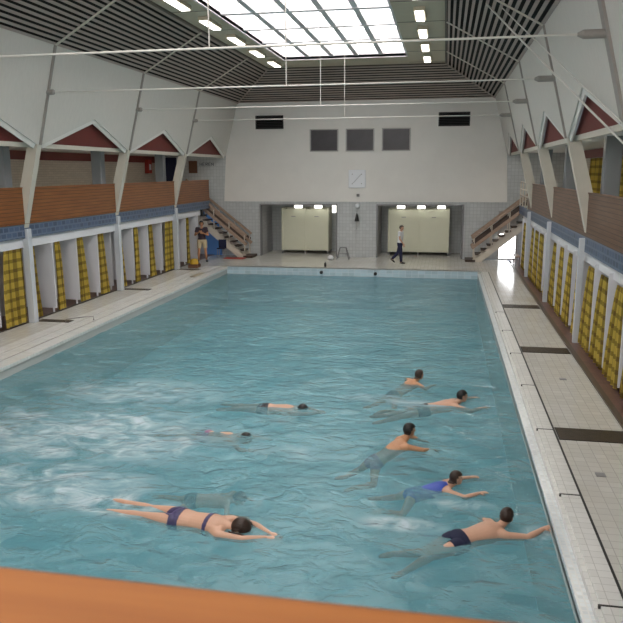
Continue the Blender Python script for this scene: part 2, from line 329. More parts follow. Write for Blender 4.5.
# daylit glass door under the right stairs, blue door behind the left stairs
bm = bm_new(); box(bm, 11.05, 11.72, 31.33, 31.36, 0.06, 1.12); obj('door_1', bm, 'doorglass', kind='structure')
bm = bm_new(); box(bm, 10.97, 11.05, 31.28, 31.4, 0, 2.1); box(bm, 11.72, 11.8, 31.28, 31.4, 0, 2.1); box(bm, 11.05, 11.72, 31.28, 31.4, 1.12, 2.1); box(bm, 11.05, 11.72, 31.28, 31.4, 0, 0.06); obj('trim_8', bm, 'frame', kind='structure')
bm = bm_new(); box(bm, -2.3, -1.48, 31.2, 31.3, 0.0, 2.0); d = obj('door_2', bm, 'bluepaint', kind='structure')
bm = bm_new(); tube(bm, [(-1.6, 31.2, 1.0), (-1.6, 31.14, 1.0), (-1.72, 31.14, 1.0)], 0.012); obj('door_handle', bm, 'frame', parent=d)

# leaning upper side walls with zigzag lower edge, red infill, gallery shell
for s, nm in ((-1, 'left'), (1, 'right')):
    bm = bm_new()
    ys = [YB]+FR+[YN]
    for k in range(len(ys)-1):
        a, b = ys[k], ys[k+1]; mid = (a+b)/2 if k < 6 else (a+b)/2
        prof = [(a, 6.82), (a, 4.5), (a-0.14, 4.5), (mid, 5.26), (b+0.14, 4.5), (b, 4.5), (b, 6.82)]
        prism(bm, [(wx(s, z), y, z) for y, z in prof], (s*0.14, 0, 0.035))
    obj('wall_'+nm, bm, 'wallboard', kind='structure')
    bm = bm_new()
    for k in range(len(ys)-1):
        a, b = ys[k]-0.1, ys[k+1]+0.1; mid = (a+b)/2
        pts = [(wx(s, z)+s*0.145, y, z) for y, z in ((a, 4.5), (mid, 5.28), (b, 4.5))]
        prism(bm, pts, (s*0.04, 0, 0.0))
    obj('wall_%s.001' % nm, bm, 'red', kind='structure')
    bm = bm_new(); X0 = wx(s, 4.48); box(bm, *sorted((X0+s*0.13, X0+s*0.20)), YN, YB, 4.42, 4.53); obj('trim_9', bm, 'column', kind='structure')
    # thin cream border of the zigzag
    bm = bm_new()
    for k in range(len(ys)-1):
        a, b = ys[k]-0.14, ys[k+1]+0.14; mid = (a+b)/2
        for (y0, z0), (y1, z1) in (((a, 4.5), (mid, 5.26)), ((mid, 5.26), (b, 4.5))):
            bar(bm, (wx(s, z0)+s*0.05, y0, z0), (wx(s, z1)+s*0.05, y1, z1), 0.22, 0.035, (s, 0, 0.264))
    bm.free() if False else obj('trim_10', bm, 'white', kind='structure')
    # gallery: slab, outer wall, ceiling
    xo = -4.6 if s < 0 else 13.6
    lo, hi = sorted((wx(s, 2.3)+s*0.06, xo))
    bm = bm_new(); box(bm, lo, hi, YN, 30.25, 2.20, 2.50 if s < 0 else 2.38)
    xa = -3.4 if s < 0 else 12.9
    l2, h2 = sorted((xa, xo)); box(bm, l2, h2, 30.25, YB, 2.20, 2.50 if s < 0 else 2.38)
    obj('floor.003', bm, 'white', kind='structure')
    l, h = sorted((xo, xo+s*0.1)); bm = bm_new(); box(bm, l, h, YN, YB, 2.5, 4.9); obj('wall_%s.002' % nm, bm, 'brick', kind='structure')
    l, h = sorted((wx(s, 4.6)+s*0.19, xo)); bm = bm_new(); box(bm, l, h, YN, YB, 4.52, 4.6); obj('ceiling.001', bm, 'white', kind='structure')
    bm = bm_new(); l, h = sorted((xo, xo-s*0.04)); box(bm, l, h, YN, YB, 4.22, 4.5); obj('trim_11', bm, 'red', kind='structure')
    # cabin back wall and end wall
    xb = -3.35 if s < 0 else 13.25
    l, h = sorted((xb, xb+s*0.08)); bm = bm_new(); box(bm, l, h, YN, 28.9, 0, 2.16); obj('wall_%s.003' % nm, bm, 'cabin', kind='structure')
    # blue tiled fascia and white header beam
    x0 = wx(s, 2.4)+(s*0.05 if s < 0 else 0.02); l, h = sorted((x0, x0-s*0.05)); bm = bm_new(); box(bm, l, h, YN, 30.4, 2.20 if s < 0 else 2.07, 2.54 if s < 0 else 2.40); obj('trim_12', bm, 'blue', kind='structure')
    l, h = sorted((x0+s*0.02, x0+s*0.16)); bm = bm_new(); box(bm, l, h, YN, 29.3, 1.95 if s < 0 else 1.84, 2.19 if s < 0 else 2.06); obj('trim_13', bm, 'cabin', kind='structure')
    # columns (part of the building frame)
    for y in FR+[YN+1]:
        xi0, xi1 = wx(s, 4.5), wx(s, 2.45)+s*0.02
        zb = 2.42 if s < 0 else 2.34
        prof = [(xi0, 4.5), (xi1, zb), (xi1+s*0.10, zb), (wx(s, 3.25)+s*0.30, 3.25), (xi0+s*0.27, 4.5)]
        bm = bm_new(); prism(bm, [(x, y-0.10, z) for x, z in prof], (0, 0.20, 0))
        o = obj('column', bm, 'column', kind='structure'); o.name = 'trim_14'
        xr = xi1+s*0.12
        if y > YN+1.5:
            l, h = sorted(((xi1-s*0.08, xi1+s*0.10) if s < 0 else (11.60, 11.72))); bm = bm_new(); box(bm, l, h, y-(0.09 if s < 0 else 0.06), y+(0.09 if s < 0 else 0.06), 0.0, 2.42 if s < 0 else 2.36); obj('trim_15', bm, 'post', bevel=0.008, kind='structure')
        bm = bm_new(); bar(bm, (wx(s, 4.5)+s*0.03, y, 4.5), (wx(s, 6.8)+s*0.03, y, 6.8), 0.14, 0.07 if y > 12 else 0.22, (0, 1, 0)); obj('trim_16', bm, 'rib', kind='structure')
        xp = -2.25 if s < 0 else 12.15
        l, h = xp-0.17, xp+0.17; bm = bm_new(); box(bm, l, h, y-0.15, y+0.15, 2.5, 4.55); obj('trim_17', bm, 'pillar', bevel=0.03, kind='structure')
# inner gallery wall seen past the stairs
# ceiling: slatted slopes + flat field round the skylight
YS1 = 27.2; YS0 = 1.6; SX0, SX1 = 2.53, 7.12
bm = bm_new()
box(bm, 1.39, SX0, 1.0, 29.2, 7.95, 8.05); box(bm, SX1, 8.55, 1.0, 29.2, 7.95, 8.05); box(bm, SX0, SX1, YS1, 29.2, 7.95, 8.05); box(bm, SX0, SX1, 1.0, YS0, 7.95, 8.05)
obj('ceiling.002', bm, 'ceil', kind='structure')
bm = bm_new()
for y in FR[:5]+[y+BAY/2 for y in FR[:5]]:
    for x0, x1 in ((1.39, SX0-0.02), (SX1+0.02, 8.55)): box(bm, x0, x1, y-0.012, y+0.012, 7.943, 7.951)
obj('trim_18', bm, 'kerb', kind='structure')
def slope_pt(side, t):
    if side < 0: return -0.57+1.96*t, 6.78+1.15*t
    return 10.61-2.07*t, 6.78+1.15*t
for s, nm in ((-1, 'left'), (1, 'right')):
    n = 15; bm = bm_new()
    for i in range(n):
        t0, t1 = (i+0.12)/n, (i+0.58)/n; x0, z0 = slope_pt(s, t0); x1, z1 = slope_pt(s, t1); ye = YB-0.02-2.1*(t0+t1)/2
        prism(bm, [(x0, YN+1, z0), (x1, YN+1, z1), (x1, YN+1, z1+0.012), (x0, YN+1, z0+0.012)], (0, ye-YN-1, 0))
    obj('ceiling.003', bm, 'slat', kind='structure')
    bm = bm_new(); x0, z0 = slope_pt(s, 0); x1, z1 = slope_pt(s, 1)
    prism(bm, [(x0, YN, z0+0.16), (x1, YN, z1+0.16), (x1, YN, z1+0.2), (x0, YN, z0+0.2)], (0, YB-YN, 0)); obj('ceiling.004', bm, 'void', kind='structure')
    for y in FR+[]:
        bm = bm_new(); u = (0, 1, 0); ye = min(y, 29.0); bar(bm, (x0, y, z0-0.01), (x1, y, z1-0.01), 0.03, 0.06, u); obj('trim_19', bm, 'column', kind='structure')
    bm = bm_new(); bar(bm, (x0, YB-0.03, z0-0.01), (x1, 29.2, z1-0.01), 0.04, 0.04); obj('trim_20', bm, 'slat', kind='structure')
bm = bm_new(); n = 15
for i in range(n):
    t0, t1 = (i+0.12)/n, (i+0.58)/n; tm = (t0+t1)/2
    xa, xb = slope_pt(-1, tm)[0], slope_pt(1, tm)[0]
    y0, y1 = YB-2.1*t0, YB-2.1*t1; z0, z1 = 6.78+1.15*t0, 6.78+1.15*t1
    prism(bm, [(xa, y0, z0), (xa, y1, z1), (xa, y1, z1+0.012), (xa, y0, z0+0.012)], (xb-xa, 0, 0))
obj('ceiling.005', bm, 'slat', kind='structure')
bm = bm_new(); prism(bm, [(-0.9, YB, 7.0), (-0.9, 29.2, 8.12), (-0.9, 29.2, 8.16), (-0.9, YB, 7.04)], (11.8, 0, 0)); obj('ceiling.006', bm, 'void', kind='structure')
for s in (-1, 1):  # black strips added to seal light leaks where slats meet the walls
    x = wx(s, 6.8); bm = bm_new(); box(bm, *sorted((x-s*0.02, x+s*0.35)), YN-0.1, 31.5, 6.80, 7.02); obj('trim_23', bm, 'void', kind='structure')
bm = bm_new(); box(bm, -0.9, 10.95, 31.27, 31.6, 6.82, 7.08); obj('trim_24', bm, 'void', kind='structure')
# edge strips of the flat field
bm = bm_new(); box(bm, 1.36, 1.42, 1.0, 29.2, 7.90, 7.96); box(bm, 8.52, 8.58, 1.0, 29.2, 7.90, 7.96); box(bm, 1.36, 8.58, 29.17, 29.23, 7.90, 7.96); obj('trim_21', bm, 'kerb', kind='structure')
# skylight
sk = bpy.data.objects.new('window_1', None); C.objects.link(sk); sk.location = (4.8, 16.2, 8.0); sk['kind'] = 'structure'
bm = bm_new(); H = 8.42
box(bm, SX0-0.06, SX0, YS0, YS1, 7.93, H); box(bm, SX1, SX1+0.06, YS0, YS1, 7.93, H); box(bm, SX0-0.06, SX1+0.06, YS1, YS1+0.06, 7.93, H); box(bm, SX0-0.06, SX1+0.06, YS0-0.06, YS0, 7.93, H)
obj('window_frame', bm, 'beam', sk)
rows = [YS1]
y = 24.0
while y > YS0+0.5: rows.append(y); y -= 2.25
rows.append(YS0)
cw = (SX1-SX0)/5
bm = bm_new()
for y in rows[1:-1]: box(bm, SX0, SX1, y-0.09, y+0.09, 8.0, 8.3)
for i in range(1, 5): box(bm, SX0+cw*i-0.08, SX0+cw*i+0.08, YS0, YS1, 8.02, 8.3)
obj('window_beams', bm, 'beam', sk)
bm = bm_new()
for a, b in zip(rows, rows[1:]):
    for q in (0.33, 0.66): yy = a+(b-a)*q; box(bm, SX0, SX1, yy-0.03, yy+0.03, 8.28, 8.34)
obj('glazing_bar', bm, 'post', sk)
bm = bm_new(); box(bm, SX0, SX1, YS0, YS1, 8.36, 8.40); obj('window_pane', bm, 'skyglass', sk)

# near end: wall, balcony slab, orange handrail in front of the camera
sbox('wall_near', 'white', -4.7, 14.5, YN-0.1, YN, 0, 8.2)
nw = bpy.data.objects.new('window_5', None); C.objects.link(nw); nw.location = (5, YN+0.03, 4.4); nw['kind'] = 'structure'  # added out-of-view window, fills the hall with light from the front
bm = bm_new(); box(bm, 0.6, 9.4, YN+0.01, YN+0.04, 4.0, 7.3); obj('window_pane', bm, 'fill_glass', nw)
for x in (0.55, 2.75, 4.95, 7.15, 9.35): bm = bm_new(); box(bm, x, x+0.1, YN, YN+0.08, 3.95, 7.35); obj('mullion', bm, 'frame', nw)
sbox('floor.004', 'white', -1.8, 11.75, YN, 0.62, 2.2, 2.45)
hr = thing('balcony_parapet', 'orange varnished wooden handrail of the near balcony, blurred in front', 'handrail', (5, 0.4, 2.45))
bm = bm_new(); box(bm, -1.7, 11.6, 0.05, 0.595, 3.37, 3.43); obj('handrail', bm, 'wood_x', hr, 0.012)
bm = bm_new(); box(bm, -1.7, 11.6, 0.46, 0.55, 2.45, 3.37); obj('parapet_board', bm, 'wood_y', hr)

# windows and vents on the back wall
for i, (x0, x1) in enumerate(((2.76, 3.97), (4.36, 5.55), (5.94, 7.11))):
    wd = bpy.data.objects.new('window_%d' % (i+2), None); C.objects.link(wd); wd.location = ((x0+x1)/2, 31.25, 4.68); wd['kind'] = 'structure'
    bm = bm_new(); y0, y1 = 31.20, 31.26
    box(bm, x0-0.03, x0+0.02, y0, y1, 4.66, 5.62); box(bm, x1-0.02, x1+0.03, y0, y1, 4.66, 5.62); box(bm, x0+0.02, x1-0.02, y0, y1, 5.58, 5.62); box(bm, x0+0.02, x1-0.02, y0, y1, 4.66, 4.70)
    obj('window_frame', bm, 'frame', wd)
    bm = bm_new(); box(bm, x0+0.02, x1-0.02, 31.235, 31.255, 4.70, 5.58); obj('window_pane', bm, 'glass', wd)
for (x0, x1), lb in (((0.27, 1.54), 'black louvred ventilation grille high on the back wall, left one'), ((8.3, 9.61), 'black louvred ventilation grille high on the back wall, right one')):
    v = thing('ventilation_grille', lb, 'vent', ((x0+x1)/2, 31.24, 5.66), 'black ventilation grilles on the back wall')
    z0, z1 = 5.66, 6.24
    bm = bm_new(); box(bm, x0, x1, 31.21, 31.26, z0, z0+0.04); box(bm, x0, x1, 31.21, 31.26, z1-0.04, z1); box(bm, x0, x0+0.04, 31.21, 31.26, z0+0.04, z1-0.04); box(bm, x1-0.04, x1, 31.21, 31.26, z0+0.04, z1-0.04); obj('grille_frame', bm, 'dark', v)
    bm = bm_new()
    for k in range(7):
        z = z0+0.07+k*0.07; bar(bm, (x0+0.04, 31.235, z), (x1-0.04, 31.235, z), 0.03, 0.012, (0, -0.7, 0.7))
    obj('louvre', bm, 'dark', v)
    bm = bm_new(); box(bm, x0+0.04, x1-0.04, 31.25, 31.26, z0+0.04, z1-0.04); obj('backing', bm, 'void', v)

# clock
ck = thing('wall_clock', 'square white wall clock with grey hands above the middle pier', 'clock', (4.84, 31.2, 3.08))
bm = bm_new(); box(bm, 4.46, 5.22, 31.18, 31.26, 3.08, 3.86); obj('clock_case', bm, 'clockface', ck, 0.03)
for a, ln, r in ((math.radians(48), 0.30, 0.022), (math.radians(228), 0.24, 0.03)):
    bm = bm_new(); c0 = Vector((4.84, 31.165, 3.47)); bar(bm, c0, c0+Vector((math.cos(a)*ln, 0, math.sin(a)*ln)), 0.01, r*2, (0, -1, 0)); obj('hand', bm, 'grey', ck)
for k in range(12):
    if k % 3: continue
    bm = bm_new(); a = k*math.pi/6+math.pi/4; tube(bm, [(4.84+math.cos(a)*0.29, 31.178, 3.47+math.sin(a)*0.29), (4.84+math.cos(a)*0.29, 31.165, 3.47+math.sin(a)*0.29)], 0.022, 10); obj('hour_mark', bm, 'frame', ck)
bm = bm_new(); box(bm, 4.83, 4.95, 31.17, 31.26, 2.70, 2.82); tag(obj('junction_box', bm, 'grey', bevel=0.01), 'small grey box on the wall just below the clock', 'box')
g = thing('wall_lamp', 'round white globe lamp on the tiled pier below the clock', 'lamp', (4.88, 31.2, 2.2))
bm = bm_new(); bmesh.ops.create_uvsphere(bm, u_segments=16, v_segments=12, radius=0.11, matrix=Matrix.Translation((4.88, 31.14, 2.30))); obj('globe', bm, 'clockface', g, smooth=True)
bm = bm_new(); tube(bm, [(4.88, 31.3, 2.30), (4.88, 31.22, 2.30)], 0.06, 12); obj('wall_plate', bm, 'grey', g)
g = thing('hanging_bell', 'small dark cone-shaped bell hanging on the tiled pier between the alcoves', 'bell', (4.85, 31.2, 1.5))
bm = bm_new(); tube(bm, [(4.85, 31.19, 1.62), (4.85, 31.19, 1.66), (4.85, 31.19, 1.9), (4.85, 31.19, 1.98)], [0.10, 0.095, 0.045, 0.01], 14); obj('bell_cup', bm, 'dark', g, smooth=True)
bm = bm_new(); tube(bm, [(4.85, 31.27, 2.04), (4.85, 31.19, 2.04), (4.85, 31.19, 1.96)], 0.012, 8); obj('bracket', bm, 'grey', g)
bm = bm_new(); tube(bm, [(4.85, 31.19, 1.64), (4.86, 31.19, 1.4), (4.84, 31.19, 1.25)], 0.010, 8); obj('pull_cord', bm, 'grey', g)

# tie rods with hangers
NAMES = ['farthest', 'second farthest', 'second nearest', 'nearest']
for k, y in enumerate(FR[:4]):
    z = 5.72
    xl, xr = wx(-1, z), wx(1, z)
    r = thing('tie_rod', 'thin white tie rod high across the hall, %s of the four' % NAMES[k], 'rod', (4.95, y, z), 'tie rods across the hall')
    bm = bm_new(); tube(bm, [(xl, y, z), (xr, y, z)], 0.017, 8); obj('rod', bm, 'steel', r)
    for sx, sg in ((xl, 1), (xr, -1)):
        bm = bm_new(); ln = 0.42 if sg < 0 else 0.2; tube(bm, [(sx-sg*0.02, y, z), (sx+sg*ln*0.8, y, z), (sx+sg*ln, y, z)], [0.065, 0.065, 0.025], 12); obj('bracket', bm, 'rib', r, smooth=False)
    hx = (4.97, 4.97, 5.07, 4.97)[k]
    bm = bm_new(); tube(bm, [(hx, y, z), (hx, y, 8.02)], 0.012, 8); obj('hanger', bm, 'steel', r)
# two ropes slung down to the right gallery
for (a, b), lb in ((((9.45, 16.7, 7.36), (11.80, 10.1, 3.38)), 'pale rope slanting from the slatted ceiling to the right gallery, lower of two'), (((9.75, 16.4, 7.22), (11.74, 8.8, 3.37)), 'pale rope slanting from the slatted ceiling to the right gallery, upper of two')):
    A, B = Vector(a), Vector(b); pts = [A.lerp(B, t/14)-Vector((0, 0, 0.03*math.sin(math.pi*t/14))) for t in range(15)]
    bm = bm_new(); tube(bm, pts, 0.018 if 'lower' in lb else 0.012, 8); tag(obj('rope', bm, 'steel', smooth=True), lb, 'rope', 'ropes to the right gallery')

# ceiling lights
for x, sd, n in ((2.06, 'left', 6), (7.87, 'right', 5)):
    for k in range(n):
        y = YB-BAY*0.75-BAY/2*k
        t = thing('fluorescent_light', 'lit fluorescent ceiling light %s of the skylight, %s' % (sd, ['farthest of its row', 'second from the back', 'third from the back', 'fourth from the back', 'fifth from the back', 'sixth from the back'][k]), 'ceiling light', (x, y, 7.82), 'fluorescent lights beside the skylight')
        bm = bm_new(); box(bm, x-0.15, x+0.15, y-0.62, y+0.62, 7.85, 7.95); obj('fitting', bm, 'ceil', t)
        bm = bm_new(); box(bm, x-0.11, x+0.11, y-0.6, y+0.6, 7.82, 7.85); obj('diffuser', bm, 'tube', t)
# alcove lights
for k, (x, z0, z1) in enumerate(((2.05, 2.15, 2.33), (2.97, 2.15, 2.33), (3.72, 1.95, 2.33), (6.75, 2.15, 2.33), (7.65, 2.15, 2.33), (8.54, 2.15, 2.33))):
    al = 'left' if k < 3 else 'right'
    t = thing('alcove_light', 'small lit lamp under the %s shower alcove ceiling, %s' % (al, ['left one', 'middle one', 'right one'][k % 3]), 'lamp', (x, 31.95, z0), 'lamps in the shower alcoves')
    hw = 0.17 if k != 2 else 0.09
    bm = bm_new(); box(bm, x-hw, x+hw, 31.9, 32.0, z0, z1-0.03); obj('diffuser', bm, 'tube', t)
    bm = bm_new(); box(bm, x-hw, x+hw, 31.89, 32.01, z1-0.03, z1); obj('fitting', bm, 'grey', t)
# shower cubicles
for x0, x1, sd in ((1.15, 3.39, 'left'), (6.16, 8.91, 'right')):
    t = thing('shower_cubicle', 'cream double shower cubicle on short feet in the %s alcove' % sd, 'cubicle', ((x0+x1)/2, 32.7, 0), 'cream shower cubicles')
    xm = (x0+x1)/2
    for a, b in ((x0+0.06, xm-0.04), (xm+0.04, x1-0.06)):
        bm = bm_new(); box(bm, a, b, 32.33, 32.36, 0.16, 2.08); dd = obj('door', bm, 'cubicle', t, 0.004)
        bm = bm_new(); box(bm, (a+b)/2-0.1, (a+b)/2+0.1, 32.315, 32.33, 1.72, 1.76); obj('sign_plate', bm, 'frame', dd)
    for a in (x0, xm-0.04, x1-0.06): bm = bm_new(); box(bm, a, a+(0.06 if a != xm-0.04 else 0.08), 32.27, 33.3, 0.14, 2.12); obj('side_panel', bm, 'cubicle', t)
    bm = bm_new(); box(bm, x0+0.06, x1-0.06, 33.25, 33.3, 0.14, 2.12); obj('back_panel', bm, 'cubicle', t)
    for a in (x0+0.03, xm, x1-0.03):
        for yy in (32.31, 33.25): bm = bm_new(); tube(bm, [(a, yy, 0), (a, yy, 0.14)], 0.03, 10); obj('foot', bm, 'grey', t)
for a, b, lb in ((1.3, 3.3, 'left'), (6.3, 8.8, 'right')):
    pass
# trestle stool between the alcoves
t = thing('metal_stool', 'dark metal step stool standing in front of the tiled pier', 'stool', (4.33, 30.5, 0))
bm = bm_new(); box(bm, 4.2, 4.47, 30.4, 30.62, 0.50, 0.53); obj('seat', bm, 'grey', t, 0.005)
for a, b in ((4.2, 4.07), (4.47, 4.62)):
    for y0, y1 in ((30.42, 30.32), (30.60, 30.70)): bm = bm_new(); tube(bm, [(a, y0, 0.5), (b, y1, 0)], 0.018, 8); obj('leg', bm, 'grey', t)
for zz, dx in ((0.25, 0.07),): bm = bm_new(); tube(bm, [(4.2-dx, 30.37, zz), (4.47+dx, 30.37, zz)], 0.012, 8); obj('stretcher', bm, 'grey', t)
bm = bm_new(); tube(bm, [(3.83, 30.2, 0), (3.83, 30.2, 0.05), (3.81, 30.2, 0.17), (3.81, 30.2, 0.2)], [0.12, 0.15, 0.1, 0.03], 12); tag(obj('towel_bundle', bm, 'whitecloth', smooth=True), 'small whitish towel bundle on the floor left of the metal stool', 'towel')
t = thing('bottle', 'small dark bottle standing on the far pool kerb', 'bottle', (3.98, 27.9, 0))
bm = bm_new(); tube(bm, [(3.98, 27.9, 0), (3.98, 27.9, 0.15), (3.98, 27.9, 0.18)], [0.045, 0.045, 0.02], 12); obj('body', bm, 'dark', t)
bm = bm_new(); tube(bm, [(3.98, 27.9, 0.18), (3.98, 27.9, 0.22)], 0.02, 10); obj('cap', bm, 'grey', t)
for x, z, lb in ((3.92, -0.15, 'dark round water inlet in the far pool wall, left one'), (6.08, -0.16, 'dark round water inlet in the far pool wall, right one')):
    bm = bm_new(); tube(bm, [(x, 27.33, z), (x, 27.26, z), (x, 27.25, z)], [0.07, 0.065, 0.04], 14); tag(obj('water_inlet', bm, 'dark'), lb, 'inlet', 'inlets in the far pool wall')

for s, nm in ((-1, 'left'), (1, 'right')):  # battens hidden from view, added to brighten the galleries
    for k, y in enumerate((28.6, 23.6, 18.6, 13.5)):
        x = -1.66 if s < 0 else 11.53
        t = thing('added_gallery_light', 'unseen added fill batten on the %s gallery ceiling, %s' % (nm, ['farthest', 'second farthest', 'second nearest', 'nearest'][k]), 'ceiling light', (x, y, 4.45), 'added fill battens of the %s gallery' % nm)
        bm = bm_new(); box(bm, x-0.08, x+0.08, y-0.65, y+0.65, 4.50, 4.52); obj('fitting', bm, 'white', t)
        bm = bm_new(); box(bm, x-0.05, x+0.05, y-0.62, y+0.62, 4.47, 4.50); obj('tube', bm, 'gallery_fill', t)
# floor drains
k = 0
for y in (20.4, 15.36, 10.31):
    t = thing('floor_drain', 'dark brown slatted drain grate across the right walkway, %s' % ['farthest', 'middle one', 'nearest'][k], 'drain', (10.9, y, 0), 'drain grates across the right walkway'); k += 1
    bm = bm_new(); box(bm, 10.42, 11.41, y-0.25, y+0.25, 0.0, 0.006); obj('frame', bm, 'joint', t)
    bm = bm_new()
    for j in range(12): box(bm, 10.44, 11.39, y-0.235+j*0.04, y-0.235+j*0.04+0.025, 0.006, 0.012)
    obj('grating', bm, 'grate', t)
k = 0
for y in (26.3, 21.45, 16.4):
    t = thing('floor_drain', 'short dark drain grate beside a white post on the left deck, %s' % ['farthest', 'middle one', 'nearest'][k], 'drain', (-1.3, y, 0), 'drain grates on the left deck'); k += 1
    bm = bm_new(); box(bm, -1.72, -0.80, y-0.14, y+0.14, 0.0, 0.006); obj('frame', bm, 'joint', t)
    bm = bm_new()
    for j in range(7): box(bm, -1.70, -0.82, y-0.13+j*0.038, y-0.13+j*0.038+0.024, 0.006, 0.012)
    obj('grating', bm, 'grate', t)
for x, y, lb in ((10.95, 13.2, 'tiny grey drain cover on the right walkway between two grates'), (10.75, 8.9, 'tiny grey drain cover on the right walkway nearest the camera')):
    bm = bm_new(); box(bm, x-0.06, x+0.06, y-0.06, y+0.06, 0, 0.008); tag(obj('drain_cover', bm, 'grey'), lb, 'drain cover')
bm = bm_new(); box(bm, -0.52, -0.33, 24.4, 25.5, -0.01, 0.008); tag(obj('depth_plate', bm, 'tan'), 'tan tiled plate let into the left pool edge near the far end', 'plate')
# pool hook on left deck
bm = bm_new(); tube(bm, [(-0.85, 16.2, 0.0), (-0.85, 16.2, 0.10), (-0.45, 16.5, 0.12), (-0.25, 16.55, 0.12), (-0.25, 16.55, 0.02)], 0.014, 8); tag(obj('safety_hook', bm, 'frame', smooth=True), 'thin grey bent rod lying on the left pool edge by the drain', 'hook')

# cabins: partitions and curtains
def curtain(s, y0, y1b, y1t, x, z0, z1, label, group, amp=0.03):
    """gathered cloth hung from y0, free edge at y1t on top and y1b at the hem"""
    bm = bm_new(); uvl = bm.loops.layers.uv.new('UVMap'); nu, nv = 36, 16; ph = random.random()*6; G = []; W = 0.9
    folds = random.choice((3.5, 4.5, 5))
    for j in range(nv+1):
        v = j/nv; z = z1+(z0-z1)*v; e = v**0.75; y1 = y1t+(y1b-y1t)*e+0.03*math.sin(v*3.1+ph); row = []
        for i in range(nu+1):
            u = i/nu; a = amp*(0.6+0.6*v)
            row.append((bm.verts.new((x+a*math.sin(u*folds*2*math.pi+ph+0.4*math.sin(v*2)), y0+(y1-y0)*u+0.02*math.sin(u*9+v*2), z)), (u*W, v*(z1-z0))))
        G.append(row)
    for j in range(nv):
        for i in range(nu):
            q = (G[j][i], G[j][i+1], G[j+1][i+1], G[j+1][i]); f = bm.faces.new([a[0] for a in q])
            for l, a in zip(f.loops, q): l[uvl].uv = a[1]
    ext = bmesh.ops.solidify(bm, geom=bm.faces[:], thickness=0.004)
    o = obj('curtain', bm, 'curtain', smooth=True); return tag(o, label, 'curtain', group)
pitch = BAY/4
random.seed(11)
for s, nm in ((-1, 'left'), (1, 'right')):
    xf = (-1.74 if s < 0 else 11.66); xb = -3.35 if s < 0 else 13.25
    Y0 = FR[0]+2*pitch; js = list(range(0, 16 if s < 0 else 17))
    cnt = 0
    for j in js:
        yb = Y0-pitch*j                                   # partition position
        lab = '%s from the far end' % (['first', 'second', 'third', 'fourth', 'fifth', 'sixth', 'seventh', 'eighth', 'ninth', 'tenth', 'eleventh', 'twelfth', 'thirteenth', 'fourteenth', 'fifteenth', 'sixteenth', 'seventeenth'][j])
        if yb > 11.5 or s > 0:
            xs = xf + s*0.05
            if min(abs(yb-f) for f in FR) < 0.3: xs = xf+s*0.22
            l, h = sorted((xs, xb)); bm = bm_new(); box(bm, l, h, yb-0.02, yb+0.02, 0.14, 1.95)
            for xx in (l+0.1, h-0.1): box(bm, xx-0.02, xx+0.02, yb-0.02, yb+0.02, 0.01, 0.14)
            tag(obj('cabin_partition', bm, 'cabin'), 'white cabin partition on the %s side, %s' % (nm, lab), 'partition', 'changing cabin partitions on the %s' % nm)
        if j == len(js)-1: break
        yn = yb-pitch                                     # cabin spans yn .. yb
        wide = (j in (2, 10)) if s < 0 else (j in (3, 4, 10, 12))
        if s < 0:
            if j == 1 or j == 0: a, t, b = yn+0.10, 0.22, 0.32
            elif j in (2, 6+4): a, t, b = None, 0.75, 0.85
            else: a, t, b = yn+0.09, 0.24+0.08*random.random(), 0.42+0.12*random.random()
        else:
            if wide: a, t, b = yn+0.06, 0.85, 1.05
            else: a, t, b = yn+0.06, 0.40+0.16*random.random(), 0.82+0.2*random.random()
            if j >= 10: a, t, b = yn+0.06, 0.52, 1.12
        grp = 'yellow plaid cabin curtains on the %s' % nm
        lb = '%s yellow plaid curtain in the %s cabin row, %s' % ('wide' if wide else 'gathered', nm, lab)
        if a is None: curtain(s, yb-0.16, yb-0.16-b, yb-0.16-t, xf+s*0.06, 0.06, 1.95 if s < 0 else 1.84, lb, grp)
        else: curtain(s, a, a+b, a+t, xf+s*0.06, 0.06, 1.95 if s < 0 else 1.84, lb, grp)

# wood parapets of the galleries
for s, nm in ((-1, 'left'), (1, 'right')):
    x0 = wx(s, 2.9)+s*0.10
    t = thing('gallery_parapet', ('orange-brown wooden plank parapet along the left gallery' if s < 0 else 'dark brown wooden plank parapet along the right gallery'), 'parapet', (x0, 15, 2.5), 'gallery parapets')
    l, h = sorted((x0, x0+s*0.04)); bm = bm_new(); box(bm, l, h, 0.66, 30.28 if s < 0 else 27.2, 2.55 if s < 0 else 2.40, 3.43 if s < 0 else 3.32); obj('planks', bm, 'wood_y' if s < 0 else 'wood_dark', t)
    l, h = sorted((x0-s*0.02, x0+s*0.07)); bm = bm_new(); box(bm, l, h, 0.66, 30.30 if s < 0 else 27.2, 3.43 if s < 0 else 3.32, 3.46 if s < 0 else 3.35); obj('top_rail', bm, 'wood_y' if s < 0 else 'wood_dark', t)
# right gallery curtains (yellow) and left gallery fittings
for k, (y0, y1) in enumerate(((21.9, 18.6), (25.7, 23.3), (17.4, 15.0))):
    curtain(1, y0, y1, y1, 13.5, 2.6, 4.2, 'plain-hung yellow curtain at the rear of the right gallery, %s' % ['middle one', 'farthest one', 'nearest one'][k], 'yellow curtains in the right gallery', 0.05)
xw = -4.5
t = thing('fire_hose_cabinet', 'red fire hose cabinet on the rear wall of the left gallery', 'fire cabinet', (xw-0.05, 30.3, 3.7))
bm = bm_new(); box(bm, xw-0.1, xw+0.08, 30.1, 30.5, 3.75, 4.35); obj('cabinet_box', bm, 'redpaint', t, 0.01)
bm = bm_new(); box(bm, xw+0.08, xw+0.09, 30.2, 30.4, 3.9, 4.15); obj('label_plate', bm, 'clockface', t)
bm = bm_new(); box(bm, -4.35, -3.55, 31.24, 31.3, 2.5, 4.45); obj('door_3', bm, 'navy', kind='structure')
bm = bm_new(); box(bm, -2.95, -2.55, 31.24, 31.3, 3.75, 4.3); tag(obj('notice_board', bm, 'brown', bevel=0.01), 'dark brown square board on the back wall of the left gallery', 'board')
